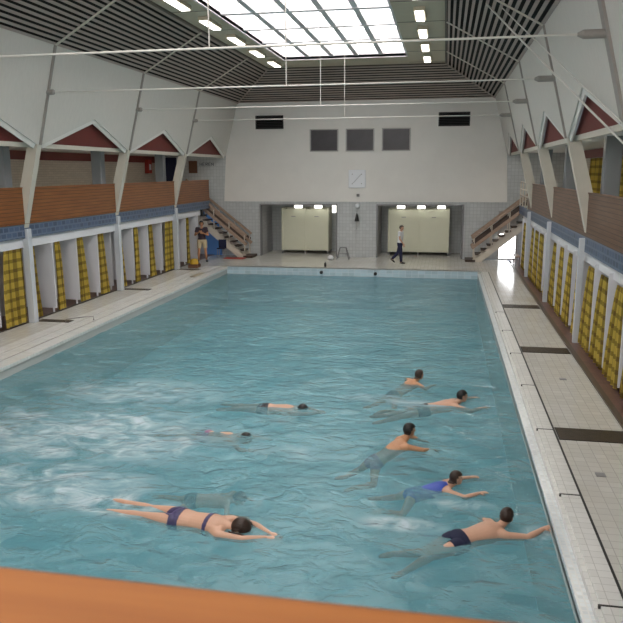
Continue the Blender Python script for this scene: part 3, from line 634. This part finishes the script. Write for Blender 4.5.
# blurred blue lettering
sg = thing('wall_sign', 'narrow sign of small blurred dark blue letters high above the left stairs', 'sign', (-2.0, 31.28, 4.1))
STRK = {'H': [(0, 0, 0, 1), (1, 0, 1, 1), (0, .5, 1, .5)], 'E': [(0, 0, 0, 1), (0, 0, 1, 0), (0, .5, .8, .5), (0, 1, 1, 1)], 'R': [(0, 0, 0, 1), (0, 1, 1, 1), (1, 1, 1, .5), (1, .5, 0, .5), (.4, .5, 1, 0)], 'N': [(0, 0, 0, 1), (0, 1, 1, 0), (1, 0, 1, 1)]}
for q, ch in enumerate('HEREN'):
    bm = bm_new(); lx = -2.42+q*0.14
    for x0, z0, x1, z1 in STRK[ch]: bar(bm, (lx+x0*0.09, 31.285, 4.08+z0*0.13), (lx+x1*0.09, 31.285, 4.08+z1*0.13), 0.012, 0.022, (0, -1, 0))
    obj('letter', bm, 'navy', sg)

# stairs
def stairs(s, label):
    # run along X; foot at xf, climbs outwards to the gallery
    xf = -0.05 if s < 0 else 9.9
    sl = 0.80; y0, y1 = 30.32, 31.12; H = 2.5; run = H/sl
    P = lambda u, y, z: (xf+s*u, y, z)
    t = thing('staircase', label, 'stairs', (xf, 30.7, 0), 'open staircases to the galleries')
    for y in (y0, y1):
        bm = bm_new(); prism(bm, [P(0.12, y, 0), P(0.36, y, 0), P(run, y, H-0.22), P(run, y, H), P(run-0.05, y, H), P(0.0, y, 0.12), P(0.0, y, 0)], (0, 0.05, 0)); obj('stringer', bm, 'stairwhite', t)
    n = 13
    for k in range(1, n):
        u = k/n*run; z = k/n*H
        bm = bm_new(); x0, x1 = sorted((xf+s*(u-0.13), xf+s*(u+0.13))); box(bm, x0, x1, y0+0.05, y1, z+0.10, z+0.145); obj('tread', bm, 'tread', t)
    # triangular tread brackets on stringer top
    bm = bm_new()
    for k in range(1, n):
        u = k/n*run; z = k/n*H; prism(bm, [P(u-0.12, y0, z+0.10), P(u+0.12, y0, z+0.10), P(u+0.12, y0, z+0.02+0.10), P(u-0.10, y0, z-0.02)], (0, 0.04, 0))
    obj('bracket', bm, 'stairwhite', t)
    for y in (y0-0.02, y1+0.03):
        for h_, th, nm in ((0.94, 0.10, 'handrail'), (0.52, 0.14, 'lower_rail')):
            bm = bm_new(); bar(bm, P(-0.05, y, h_+0.07), P(run-0.1, y, h_+0.07+(run-0.05)*sl), 0.04, th); obj(nm, bm, 'stairwood', t)
        bm = bm_new()
        bar(bm, P(0.0, y, 0.73+0.05), P(run-0.1, y, 0.78+(run-0.1)*sl), 0.012, 0.10); obj('rail_panel', bm, 'tread', t)
        for u in (0.05, 0.75, 1.45, 2.15, 2.8):
            bm = bm_new(); box(bm, *sorted((P(u-0.02, 0, 0)[0], P(u+0.02, 0, 0)[0])), y-0.015, y+0.025, u*sl+0.02 if u > 0.1 else 0.0, u*sl+1.0); obj('baluster', bm, 'stairwhite', t)
    bm = bm_new(); x0, x1 = sorted((xf-s*0.3, xf+s*0.12)); box(bm, x0, x1, y0-0.05, y1+0.05, 0, 0.10); obj('bottom_step', bm, 'tread', t, 0.01)
    if s > 0:
        for k in range(1, n):
            u = k/n*run; z = k/n*H; bm = bm_new(); box(bm, *sorted((xf+s*(u+0.09), xf+s*(u+0.12))), y0+0.05, y1, z-0.06, z+0.10); obj('riser', bm, 'stairwhite', t)
    return t
stairs(-1, 'open staircase with wooden rails rising to the left gallery')
stairs(1, 'open staircase with wooden rails rising to the right gallery')
# end railing post at the right gallery
t = thing('end_railing', 'pale end railing where the right stairs meet the gallery', 'railing', (11.75, 30.4, 2.5))
for y in (27.35, 28.3, 29.25, 30.2):
    bm = bm_new(); box(bm, 11.70, 11.75, y-0.025, y+0.025, 2.38, 3.33); obj('post', bm, 'stairwhite', t)
for z in (2.8, 3.05, 3.33):
    bm = bm_new(); box(bm, 11.70, 11.75, 27.3, 30.25, z, z+0.035); obj('top_rail' if z > 3.3 else 'rail', bm, 'stairwhite', t)
# brown post and low bench at the far end of the right cabins
bm = bm_new(); box(bm, 11.85, 12.0, 29.2, 29.35, 0.015, 2.16); o = obj('trim_22', bm, 'stairwood', kind='structure')
t = thing('bench', 'low wooden bench standing past the last right-hand cabin', 'bench', (11.75, 28.0, 0.015))
bm = bm_new(); box(bm, 11.54, 11.72, 29.0, 30.1, 0.38, 0.42); obj('seat', bm, 'stairwood', t, 0.005)
for y in (29.1, 30.0):
    for x in (11.56, 11.70): bm = bm_new(); box(bm, x-0.02, x+0.02, y-0.02, y+0.02, 0.03, 0.38); obj('leg', bm, 'grey', t)
# things at the left stairs
bm = bm_new(); box(bm, -0.95, -0.02, 29.8, 30.25, 0, 0.03); tag(obj('floor_mat', bm, 'redpaint', bevel=0.005), 'flat red mat on the deck in front of the left stairs', 'mat')
t = thing('chair', 'small dark blue chair with thin grey legs behind the left stairs', 'chair', (-1.1, 30.0, 0))
bm = bm_new(); box(bm, -1.28, -0.92, 29.9, 30.22, 0.42, 0.46); obj('seat', bm, 'navy', t, 0.01)
bm = bm_new(); box(bm, -1.28, -0.92, 30.19, 30.22, 0.46, 0.82); obj('backrest', bm, 'navy', t, 0.01)
for x in (-1.26, -0.94):
    for y in (29.92, 30.2): bm = bm_new(); tube(bm, [(x, y, 0.42), (x, y, 0)], 0.013, 8); obj('leg', bm, 'frame', t)
t = thing('step_box', 'small yellow box with brown base on the left deck near the far end', 'box', (-1.25, 26.9, 0))
bm = bm_new(); box(bm, -1.45, -1.05, 26.7, 27.1, 0.0, 0.14); obj('base', bm, 'brown', t, 0.01)
bm = bm_new(); tube(bm, [(-1.25, 26.9, 0.14), (-1.25, 26.9, 0.17), (-1.25, 26.9, 0.34), (-1.25, 26.9, 0.36)], [0.17, 0.18, 0.13, 0.05], 14); obj('tub', bm, 'yellow', t, smooth=False)
bm = bm_new(); box(bm, -1.95, -1.68, 29.3, 29.5, 1.93, 2.20); tag(obj('dark_box', bm, 'dark', bevel=0.02), 'small black box under the left gallery edge above the man', 'dark_box')  # plain dark box above the man's head
bm = bm_new(); l = -3.35; box(bm, l, -1.76, 28.86, 28.92, 0.0, 2.16); obj('wall_left.004', bm, 'cabin', kind='structure')
bm = bm_new(); box(bm, 11.80, 13.3, 28.86, 28.92, 0.0, 2.16); obj('wall_right.004', bm, 'cabin', kind='structure')

# ------------------------------------------------------------------ people
def capsule(bm, p0, p1, r0, r1, n=14):
    p0, p1 = Vector(p0), Vector(p1); d = p1-p0; L_ = max(d.length, 1e-6); u, v = ring_frame(d); dn = d.normalized(); rings = []
    st = []
    for a in (-80, -55, -28): st.append((p0+dn*r0*math.sin(math.radians(a)), r0*math.cos(math.radians(a))))
    for q in (0, 0.33, 0.66, 1): st.append((p0+d*q, r0+(r1-r0)*q))
    for a in (28, 55, 80): st.append((p1+dn*r1*math.sin(math.radians(a)), r1*math.cos(math.radians(a))))
    for c, r in st: rings.append([bm.verts.new(c+u*math.cos(2*math.pi*k/n)*r+v*math.sin(2*math.pi*k/n)*r) for k in range(n)])
    for a, b in zip(rings, rings[1:]):
        for k in range(n): bm.faces.new((a[k], a[(k+1) % n], b[(k+1) % n], b[k]))
    bm.faces.new(rings[0][::-1]); bm.faces.new(rings[-1])
def loft(bm, secs, side, n=20):
    """secs: (centre, half width, half depth) ; side: unit lateral vector"""
    side = Vector(side).normalized(); rings = []; cs = [Vector(s_[0]) for s_ in secs]
    for i, (c, a, b) in enumerate(secs):
        d = (cs[min(i+1, len(cs)-1)]-cs[max(i-1, 0)]).normalized(); s2 = (side-d*side.dot(d)).normalized(); t = d.cross(s2).normalized()
        rings.append([bm.verts.new(Vector(c)+s2*math.cos(2*math.pi*k/n)*a+t*math.sin(2*math.pi*k/n)*b) for k in range(n)])
    for a, b in zip(rings, rings[1:]):
        for k in range(n): bm.faces.new((a[k], a[(k+1) % n], b[(k+1) % n], b[k]))
    bm.faces.new(rings[0][::-1]); bm.faces.new(rings[-1])
def ellipsoid(bm, c, axes, radii):
    m = Matrix.Identity(4)
    for i in range(3):
        for j in range(3): m[j][i] = axes[i][j]*radii[i]
    m.translation = Vector(c); bmesh.ops.create_uvsphere(bm, u_segments=20, v_segments=14, radius=1.0, matrix=m)
def hand(bm, wrist, d, nrm, sc, side, curl=0.25):
    """d: finger direction, nrm: back-of-hand normal, side: +1 when the thumb lies on +(d x nrm)"""
    d = Vector(d).normalized(); nrm = Vector(nrm); nrm = (nrm-d*nrm.dot(d)).normalized(); l = d.cross(nrm)*side
    ellipsoid(bm, Vector(wrist)+d*0.05*sc, (d, l, nrm), (0.058*sc, 0.042*sc, 0.018*sc))
    for k, ln in enumerate((0.072, 0.082, 0.076, 0.058)):
        off = (0.030-0.0205*k)*sc; b0 = Vector(wrist)+d*0.085*sc+l*off; sp = l*(0.14-0.11*k)
        d1 = (d+sp*0.8-nrm*curl*0.5).normalized(); d2 = (d+sp*0.6-nrm*curl*1.6).normalized(); m1 = b0+d1*ln*0.52*sc
        capsule(bm, b0-d1*0.02*sc, m1, 0.0105*sc, 0.0095*sc, 8); capsule(bm, m1, m1+d2*ln*0.48*sc, 0.0095*sc, 0.008*sc, 8)
    t0 = Vector(wrist)+d*0.025*sc+l*0.028*sc; t1 = t0+(d*0.6+l*0.8-nrm*0.2).normalized()*0.042*sc; t2 = t1+(d*0.9+l*0.35-nrm*0.3).normalized()*0.032*sc
    capsule(bm, t0, t1, 0.013*sc, 0.011*sc, 8); capsule(bm, t1, t2, 0.011*sc, 0.009*sc, 8)
def person(name_label, root, heading, J, sc, face, up, skin, voxel, garments, hair, hair_mat, palms, feet_dir, long_hair=False, build=1.0):
    """J: joints in the person's own frame (forward, left, up), metres for an adult; face/up: head directions in that frame"""
    ca, sa = math.cos(heading), math.sin(heading)
    def W(p): p = Vector(p)*sc; return Vector((p.x*ca-p.y*sa, p.x*sa+p.y*ca, p.z))
    def D(p): p = Vector(p); return Vector((p.x*ca-p.y*sa, p.x*sa+p.y*ca, p.z)).normalized()
    j = {k: W(v) for k, v in J.items()}; bm = bm_new(); bones = {}
    bld = build*sc
    side = (j['shL']-j['shR']).normalized(); hs = (j['hipL']-j['hipR']).normalized()
    pel, chest, neck, head = j['pelvis'], j['chest'], j['neck'], j['head']
    mid = (pel*0.5+chest*0.5)
    loft(bm, [(pel+(pel-mid).normalized()*0.10*sc, 0.10*bld, 0.07*bld), (pel+(pel-mid).normalized()*0.05*sc, 0.155*bld, 0.10*bld), (pel, 0.17*bld, 0.115*bld), (pel*0.6+chest*0.4, 0.138*bld, 0.10*bld), (pel*0.3+chest*0.7, 0.152*bld, 0.108*bld),
              (chest, 0.168*bld, 0.115*bld), (chest*0.55+neck*0.45, 0.150*bld, 0.095*bld), (chest*0.15+neck*0.85, 0.075*bld, 0.065*bld), (neck, 0.055*bld, 0.055*bld)], side)
    f = D(face); u = D(up); u = (u-f*u.dot(f)).normalized(); lat = u.cross(f).normalized()
    capsule(bm, chest*0.2+neck*0.8, head-u*0.05*sc-f*0.01*sc, 0.058*sc, 0.052*sc)
    ellipsoid(bm, head+u*0.02*sc-f*0.008*sc, (f, lat, u), (0.098*sc, 0.076*sc, 0.098*sc))
    ellipsoid(bm, head-u*0.055*sc+f*0.022*sc, (f, lat, u), (0.062*sc, 0.055*sc, 0.062*sc))
    capsule(bm, head+f*0.088*sc+u*0.012*sc, head+f*0.102*sc-u*0.022*sc, 0.009*sc, 0.015*sc, 8)
    for q in (1, -1): ellipsoid(bm, head+lat*q*0.078*sc-u*0.008*sc-f*0.005*sc, (f, lat, u), (0.020*sc, 0.010*sc, 0.033*sc))
    for q, S in ((1, 'L'), (-1, 'R')):
        sh, el, wr = j['sh'+S], j['el'+S], j['wr'+S]; hp, kn, an = j['hip'+S], j['kn'+S], j['an'+S]
        capsule(bm, chest*0.45+neck*0.55, sh, 0.065*bld, 0.058*bld); capsule(bm, chest+side*q*0.06*sc, sh, 0.085*bld, 0.058*bld)
        capsule(bm, sh, el, 0.053*bld, 0.040*bld); m1 = el.lerp(wr, 0.3); capsule(bm, el, m1, 0.040*bld, 0.041*bld); capsule(bm, m1, wr, 0.040*bld, 0.026*bld)
        hand(bm, wr, (wr-el).normalized()*0.6+D(palms[S][0])*0.6, D(palms[S][1]), sc, q if palms[S][2] else -q)
        capsule(bm, hp, hp.lerp(kn, 0.4), 0.088*bld, 0.078*bld); capsule(bm, hp.lerp(kn, 0.4), kn, 0.078*bld, 0.054*bld)
        m2 = kn.lerp(an, 0.3); capsule(bm, kn, m2, 0.053*bld, 0.056*bld); capsule(bm, m2, an, 0.055*bld, 0.034*bld)
        fd = D(feet_dir[S]); toe = an+fd*0.17*sc; capsule(bm, an-fd*0.03*sc, an+fd*0.06*sc, 0.036*sc, 0.036*sc); capsule(bm, an+fd*0.05*sc, toe, 0.040*sc, 0.024*sc); capsule(bm, an+fd*0.05*sc+hs*q*0.015*sc, toe+hs*q*0.022*sc-fd*0.02*sc, 0.030*sc, 0.02*sc)
        for nm, a, b in (('uarm', sh, el), ('farm', el, wr), ('hand', wr+(wr-el).normalized()*0.03, wr+(wr-el).normalized()*0.18), ('thigh', hp, kn), ('shin', kn, an), ('foot', an+fd*0.02, toe)): bones[nm+S] = (a, b)
    bones['spine'] = (pel, chest); bones['neckb'] = (chest*0.3+neck*0.7, head-u*0.09*sc); bones['headb'] = (head-u*0.05*sc, head+u*0.05*sc); bones['collar'] = (j['shL']*0.6+chest*0.4, j['shR']*0.6+chest*0.4); bones['rump'] = (pel, pel+(pel-mid).normalized()*0.08*sc)
    me = bpy.data.meshes.new('tmp'); bmesh.ops.recalc_face_normals(bm, faces=bm.faces); bm.to_mesh(me); bm.free()
    to = bpy.data.objects.new('tmp', me); C.objects.link(to)
    rm = to.modifiers.new('r', 'REMESH'); rm.mode = 'VOXEL'; rm.voxel_size = voxel
    sm = to.modifiers.new('s', 'SMOOTH'); sm.factor = 0.5; sm.iterations = 3
    dg = bpy.context.evaluated_depsgraph_get(); me2 = bpy.data.meshes.new_from_object(to.evaluated_get(dg)); bpy.data.objects.remove(to); bpy.data.meshes.remove(me)
    me2.name = 'body'
    root_o = thing('person', name_label, 'person', root)
    body = bpy.data.objects.new('body', me2); C.objects.link(body); body.parent = root_o
    me2.materials.clear()
    for q in (skin, 'eye', 'lips'): me2.materials.append(MT[q])
    nv = len(me2.vertices); co = np.empty(nv*3, dtype=np.float32); me2.vertices.foreach_get('co', co); co = co.reshape(-1, 3)
    nr = np.empty(nv*3, dtype=np.float32); me2.vertices.foreach_get('normal', nr); nr = nr.reshape(-1, 3)
    names = list(bones); dist = []; tt = []
    rad = {'spine': 0.16, 'headb': 0.09, 'neckb': 0.05, 'rump': 0.13, 'collar': 0.08, 'uarm': 0.045, 'farm': 0.035, 'hand': 0.03, 'thigh': 0.075, 'shin': 0.045, 'foot': 0.03}
    for nmb in names:
        a, b = np.array(bones[nmb][0]), np.array(bones[nmb][1]); ab = b-a; t = np.clip(((co-a)@ab)/max(ab@ab, 1e-9), 0, 1)
        key = nmb if nmb in rad else nmb[:-1]; dist.append(np.linalg.norm(co-(a+t[:, None]*ab), axis=1)-rad[key]*sc); tt.append(t)
    dist = np.array(dist); tt = np.array(tt); lab = dist.argmin(0); tv = tt[lab, np.arange(nv)]
    labn = np.array([n_ if n_ in rad else n_[:-1] for n_ in names])[lab]
    hl = np.stack([(co-np.array(head))@np.array(f), (co-np.array(head))@np.array(lat), (co-np.array(head))@np.array(u)], 1)/sc
    npoly = len(me2.polygons); mi = np.zeros(npoly, dtype=np.int32); pc = np.empty(npoly*3, dtype=np.float32); me2.polygons.foreach_get('center', pc); pc = pc.reshape(-1, 3)
    hp_ = np.stack([(pc-np.array(head))@np.array(f), (pc-np.array(head))@np.array(lat), (pc-np.array(head))@np.array(u)], 1)/sc
    near = np.linalg.norm(hp_, axis=1) < 0.16
    mi[near & (hp_[:, 0] > 0.05) & (abs(abs(hp_[:, 1])-0.03) < 0.012) & (abs(hp_[:, 2]-0.012) < 0.007)] = 1
    mi[near & (hp_[:, 0] > 0.04) & (abs(hp_[:, 1]) < 0.024) & (abs(hp_[:, 2]+0.062) < 0.008)] = 2
    me2.polygons.foreach_set('material_index', mi); me2.polygons.foreach_set('use_smooth', [True]*npoly)
    polys = [tuple(p.vertices) for p in me2.polygons]
    T = dict(lab=labn, t=tv, h=hl, co=co)
    def wrap(nm, mask, m, infl, rough=0.0, parent=body, lb=None):
        idx = {}; vs = []; fs = []
        for p in polys:
            if all(mask[i] for i in p):
                for i in p:
                    if i not in idx: idx[i] = len(vs); c = co[i]+nr[i]*(infl*sc+rough*random.uniform(-1, 1)); vs.append(tuple(c))
                fs.append([idx[i] for i in p])
        if not fs: return None
        # inner layer so the cloth has thickness
        n0 = len(vs); inv = {v: k for k, v in idx.items()}
        for q in range(n0): i = inv[q]; vs.append(tuple(co[i]+nr[i]*(infl*0.3*sc)))
        edge = {}
        for f_ in fs:
            for a, b in zip(f_, f_[1:]+f_[:1]): edge[(a, b)] = edge.get((a, b), 0)+1
        extra = [[a+n0 for a in f_[::-1]] for f_ in fs]
        for (a, b) in edge:
            if (b, a) not in edge: extra.append([b, a, a+n0, b+n0])
        mm = bpy.data.meshes.new(nm); mm.from_pydata(vs, [], fs+extra); mm.materials.append(MT[m]); mm.polygons.foreach_set('use_smooth', [True]*len(mm.polygons)); mm.update()
        oo = bpy.data.objects.new(nm, mm); C.objects.link(oo); oo.parent = root_o
        if lb: oo['label'] = lb
        return oo
    for nm, fn, m, infl in garments: wrap(nm, fn(T), m, infl)
    h = T['h']; isH = (np.linalg.norm(h, axis=1) < 0.17)
    cap = isH & (((h[:, 2] > 0.050) & (h[:, 0] < 0.085)) | ((h[:, 0] < -0.005) & (h[:, 2] > (-0.075 if hair != 'short' else -0.045))) | ((h[:, 0] < 0.03) & (h[:, 2] > 0.015))) & ~((abs(h[:, 1]) > 0.079) & (h[:, 2] < 0.03) & (hair == 'short'))
    wrap('hair', cap, hair_mat, 0.010 if hair != 'full' else 0.017, 0.003*sc)
    if long_hair:
        bm = bm_new(); b0 = head-f*0.075*sc-u*0.02*sc
        tube(bm, [b0+u*0.03*sc, b0-f*0.02*sc-u*0.05*sc, b0-u*0.13*sc-f*0.03*sc, b0-u*0.20*sc-f*0.05*sc], [0.035*sc, 0.045*sc, 0.038*sc, 0.012*sc], 12)
        me = bpy.data.meshes.new('ponytail'); bm.to_mesh(me); bm.free(); me.materials.append(MT[hair_mat]); po = bpy.data.objects.new('ponytail', me); C.objects.link(po); po.parent = root_o
    return root_o
def A(*names):
    return lambda T: np.isin(T['lab'], names)
def trunks(T): return np.isin(T['lab'], ('rump',)) | ((T['lab'] == 'spine') & (T['t'] < 0.16)) | ((T['lab'] == 'thigh') & (T['t'] < 0.30))
def brief(T): return np.isin(T['lab'], ('rump',)) | ((T['lab'] == 'spine') & (T['t'] < 0.10)) | ((T['lab'] == 'thigh') & (T['t'] < 0.08))
def band(T): return ((T['lab'] == 'spine') & (T['t'] > 0.82) & (T['t'] < 0.95))
def onepiece(T): return np.isin(T['lab'], ('rump', 'spine')) | ((T['lab'] == 'thigh') & (T['t'] < 0.08))
def shirt(T): return ((T['lab'] == 'spine') & (T['t'] > 0.02)) | (T['lab'] == 'collar') | ((T['lab'] == 'uarm') & (T['t'] < 0.6))
def trousers(T): return (T['lab'] == 'rump') | ((T['lab'] == 'spine') & (T['t'] < 0.12)) | (T['lab'] == 'thigh') | ((T['lab'] == 'shin') & (T['t'] < 0.95))
def shorts(T): return (T['lab'] == 'rump') | ((T['lab'] == 'spine') & (T['t'] < 0.12)) | ((T['lab'] == 'thigh') & (T['t'] < 0.75))
def shoes(T): return (T['lab'] == 'foot') | ((T['lab'] == 'shin') & (T['t'] > 0.97))

def swim(head_x, pitch_up=0.0, arms='front', legs='straight', turn=0.0):
    """breaststroke / crawl body lying along +forward, head centre near head_x; pitch_up lifts the chest (radians)"""
    J = dict(pelvis=(-0.55, 0, 0), chest=(-0.12, 0, 0.0), neck=(0.08, 0, 0.02), head=(0.21, 0, 0.03), shL=(0.02, 0.18, 0), shR=(0.02, -0.18, 0), hipL=(-0.60, 0.09, 0), hipR=(-0.60, -0.09, 0))
    if arms == 'front': J.update(elL=(0.31, 0.17, 0.0), elR=(0.31, -0.17, 0.0), wrL=(0.55, 0.05, 0.0), wrR=(0.55, -0.05, 0.0))
    elif arms == 'wide': J.update(elL=(0.22, 0.34, -0.06), elR=(0.22, -0.34, -0.06), wrL=(0.46, 0.30, -0.06), wrR=(0.46, -0.30, -0.06))
    elif arms == 'pull': J.update(elL=(0.05, 0.42, -0.06), elR=(0.05, -0.42, -0.06), wrL=(0.26, 0.34, -0.12), wrR=(0.26, -0.34, -0.12))
    elif arms == 'reach': J.update(elL=(0.05, 0.44, -0.10), elR=(0.27, -0.30, -0.03), wrL=(0.26, 0.44, -0.16), wrR=(0.52, -0.27, 0.0))
    if legs == 'straight': J.update(knL=(-1.02, 0.12, -0.02), knR=(-1.02, -0.10, 0.0), anL=(-1.42, 0.13, 0.0), anR=(-1.42, -0.12, -0.02))
    elif legs == 'flutter': J.update(knL=(-1.0, 0.13, -0.10), knR=(-1.02, -0.12, 0.0), anL=(-1.40, 0.17, -0.02), anR=(-1.42, -0.15, -0.08))
    elif legs == 'frog': J.update(knL=(-0.82, 0.32, -0.14), knR=(-0.82, -0.32, -0.14), anL=(-1.12, 0.22, -0.04), anR=(-1.12, -0.22, -0.04))
    if pitch_up:
        c, s_ = math.cos(pitch_up), math.sin(pitch_up)
        for k in ('pelvis', 'chest', 'neck', 'shL', 'shR', 'hipL', 'hipR', 'head', 'elL', 'elR', 'wrL', 'wrR', 'knL', 'knR', 'anL', 'anR'):
            x, y, z = J[k]; J[k] = (x*c-z*s_, y, x*s_+z*c)
    return J
FLATP = {'L': ((1, 0, 0), (0, 0, 1), False), 'R': ((1, 0, 0), (0, 0, 1), False)}
BACKF = {'L': (-1, 0.15, -0.1), 'R': (-1, -0.15, -0.1)}
def hd(a): return math.radians(a)

# 1 front swimmer: prone, arms stretched ahead, patterned bikini, long brown hair
J = swim(0, 0, 'front', 'straight'); J['anL'] = (-1.42, 0.12, 0.0); J['anR'] = (-1.42, -0.10, -0.02)
person('prone swimmer in a dark patterned bikini, arms stretched forward, nearest the handrail', (6.23, 7.29, WZ-0.02), hd(-10), J, 1.05, (0.30, 0, -0.95), (0.95, 0, 0.30), 'skin', 0.0085,
       [('bikini_bottom', brief, 'pattern', 0.006), ('bikini_top', band, 'pattern', 0.006)], 'full', 'hairb', FLATP, BACKF)
# 2 far swimmer with black suit
J = swim(0, 0, 'front', 'straight')
person('submerged swimmer in a black swimsuit, horizontal, in the middle of the pool', (6.13, 11.60, WZ-0.07), hd(0), J, 0.86, (0.3, 0, -0.95), (0.95, 0, 0.3), 'skin', 0.011, [('swim_briefs', trunks, 'swimdark', 0.008)], 'full', 'hair', FLATP, BACKF)
# 3 swimmer, mostly submerged
J = swim(0, 0, 'wide', 'straight')
person('blurred swimmer mostly under water with dark hair, left of the centre', (5.5, 10.18, WZ-0.10), hd(-4), J, 0.86, (0.5, 0, -0.85), (0.85, 0, 0.5), 'skin', 0.011, [('swim_trunks', trunks, 'purple', 0.008)], 'full', 'hair', FLATP, BACKF)
# 4 diver: only the dark head reads
J = swim(0, 0.0, 'pull', 'frog')
person('diver deep under water, only a small dark head showing above the bikini swimmer', (5.98, 8.22, WZ-0.16), hd(10), J, 0.8, (0.6, 0, -0.8), (0.8, 0, 0.6), 'skin2', 0.011, [('swim_trunks', trunks, 'swimdark', 0.008)], 'full', 'hair', FLATP, BACKF)
# 5 farthest swimmer
J = swim(0, 0.42, 'pull', 'frog'); J['head'] = (0.17, 0, 0.18)
person('farthest swimmer, only brown-haired head and shoulders above the water', (8.18, 13.45, WZ-0.02), hd(35), J, 0.85, (1, 0, 0.05), (0, 0, 1), 'skin2', 0.011, [('swim_trunks', trunks, 'swimdark', 0.008)], 'full', 'hairb', FLATP, BACKF)
# 6 swimmer on the right, arm reaching forward, white wake behind
J = swim(0, 0.16, 'wide', 'straight'); J['head'] = (0.17, 0, 0.16)
person('dark-haired swimmer stretched out near the right edge, trailing a white wake', (8.95, 12.30, WZ-0.03), hd(16), J, 0.95, (1, 0, 0.0), (0, 0, 1), 'skin', 0.011, [('swim_trunks', trunks, 'swimdark', 0.008)], 'short', 'hair', FLATP, BACKF)
# 7 boy with black hair, chest raised
J = swim(0, 0.50, 'wide', 'frog'); J['head'] = (0.14, 0, 0.24); J['elL'] = (0.25, 0.30, 0.02); J['elR'] = (0.26, -0.30, -0.03); J['wrL'] = (0.50, 0.26, -0.10); J['wrR'] = (0.50, -0.20, -0.10)
person('boy with thick black hair and bare tanned shoulders raised out of the water', (8.16, 10.12, WZ+0.03), hd(28), J, 0.88, (1, -0.1, 0.0), (0, 0, 1), 'skin2', 0.0085, [('swim_trunks', trunks, 'purple', 0.008)], 'full', 'hair', FLATP, BACKF)
# 8 girl in blue swimsuit, dark ponytail
J = swim(0, 0.22, 'wide', 'frog'); J['head'] = (0.17, 0, 0.17)
person('girl in a blue swimsuit with dark ponytail, between the boy and the man', (8.82, 8.80, WZ-0.01), hd(12), J, 0.80, (1, -0.15, 0.1), (0, 0, 1), 'skin', 0.0085, [('swimsuit', onepiece, 'swimblue', 0.006)], 'full', 'hairb', FLATP, BACKF, long_hair=True)
# 9 man in navy trunks at the right edge
J = swim(0, 0.09, 'reach', 'flutter'); J['head'] = (0.18, 0.03, 0.14)
person('man in navy trunks with broad bare back reaching for the right pool edge', (9.39, 7.76, WZ+0.0), hd(31), J, 0.90, (0.8, 0.5, -0.1), (0.15, 0, 1), 'skin', 0.0085, [('swim_trunks', trunks, 'navy', 0.010)], 'short', 'hairb', FLATP, BACKF, build=1.08)
# walking man in white shirt and dark trousers
STP = {'L': ((0, 0, -1), (0, 1, 0), True), 'R': ((0, 0, -1), (0, -1, 0), True)}
J = dict(pelvis=(0, 0, 0.92), chest=(0.02, 0, 1.28), neck=(0.03, 0, 1.48), head=(0.06, 0, 1.62), shL=(0.02, 0.19, 1.42), shR=(0.02, -0.19, 1.42), elL=(-0.10, 0.24, 1.14), elR=(0.06, -0.24, 1.14), wrL=(-0.08, 0.25, 0.88), wrR=(0.22, -0.22, 0.93),
         hipL=(0, 0.09, 0.90), hipR=(0, -0.09, 0.90), knL=(-0.12, 0.10, 0.50), knR=(0.08, -0.10, 0.48), anL=(-0.42, 0.10, 0.16), anR=(0.10, -0.10, 0.06))
person('man in white shirt and dark trousers walking past the right alcove', (6.9, 29.35, 0), hd(-15), J, 0.92, (1, 0, -0.1), (0, 0, 1), 'skin', 0.012,
       [('shirt', shirt, 'whitecloth', 0.016), ('trousers', trousers, 'navy', 0.022), ('shoes', shoes, 'dark', 0.010)], 'short', 'hairb', STP, {'L': (0.75, 0, -0.65), 'R': (1, 0, -0.10)})
# bag carried? -> standing man by the left stairs, arms folded at chest
J = dict(pelvis=(0, 0, 0.93), chest=(0.0, 0, 1.28), neck=(0.0, 0, 1.49), head=(0.02, 0, 1.64), shL=(0, 0.19, 1.43), shR=(0, -0.19, 1.43), elL=(0.08, 0.27, 1.17), elR=(0.08, -0.27, 1.17), wrL=(0.26, 0.10, 1.25), wrR=(0.26, -0.10, 1.30),
         hipL=(0, 0.10, 0.90), hipR=(0, -0.10, 0.90), knL=(0.02, 0.14, 0.50), knR=(0.02, -0.14, 0.50), anL=(0, 0.17, 0.07), anR=(0, -0.17, 0.07))
person('man in a dark shirt and cream shorts standing at the left stairs', (-1.5, 28.62, 0), hd(-75), J, 1.0, (1, 0.1, 0), (0, 0, 1), 'skin2', 0.012,
       [('shirt', shirt, 'darkcloth', 0.018), ('shorts', shorts, 'cream', 0.026), ('shoes', shoes, 'dark', 0.010)], 'full', 'hair',
       {'L': ((0.4, -1, 0.1), (1, 0, 0), True), 'R': ((0.4, 1, 0.1), (1, 0, 0), True)}, {'L': (1, 0.2, -0.15), 'R': (1, -0.2, -0.15)})
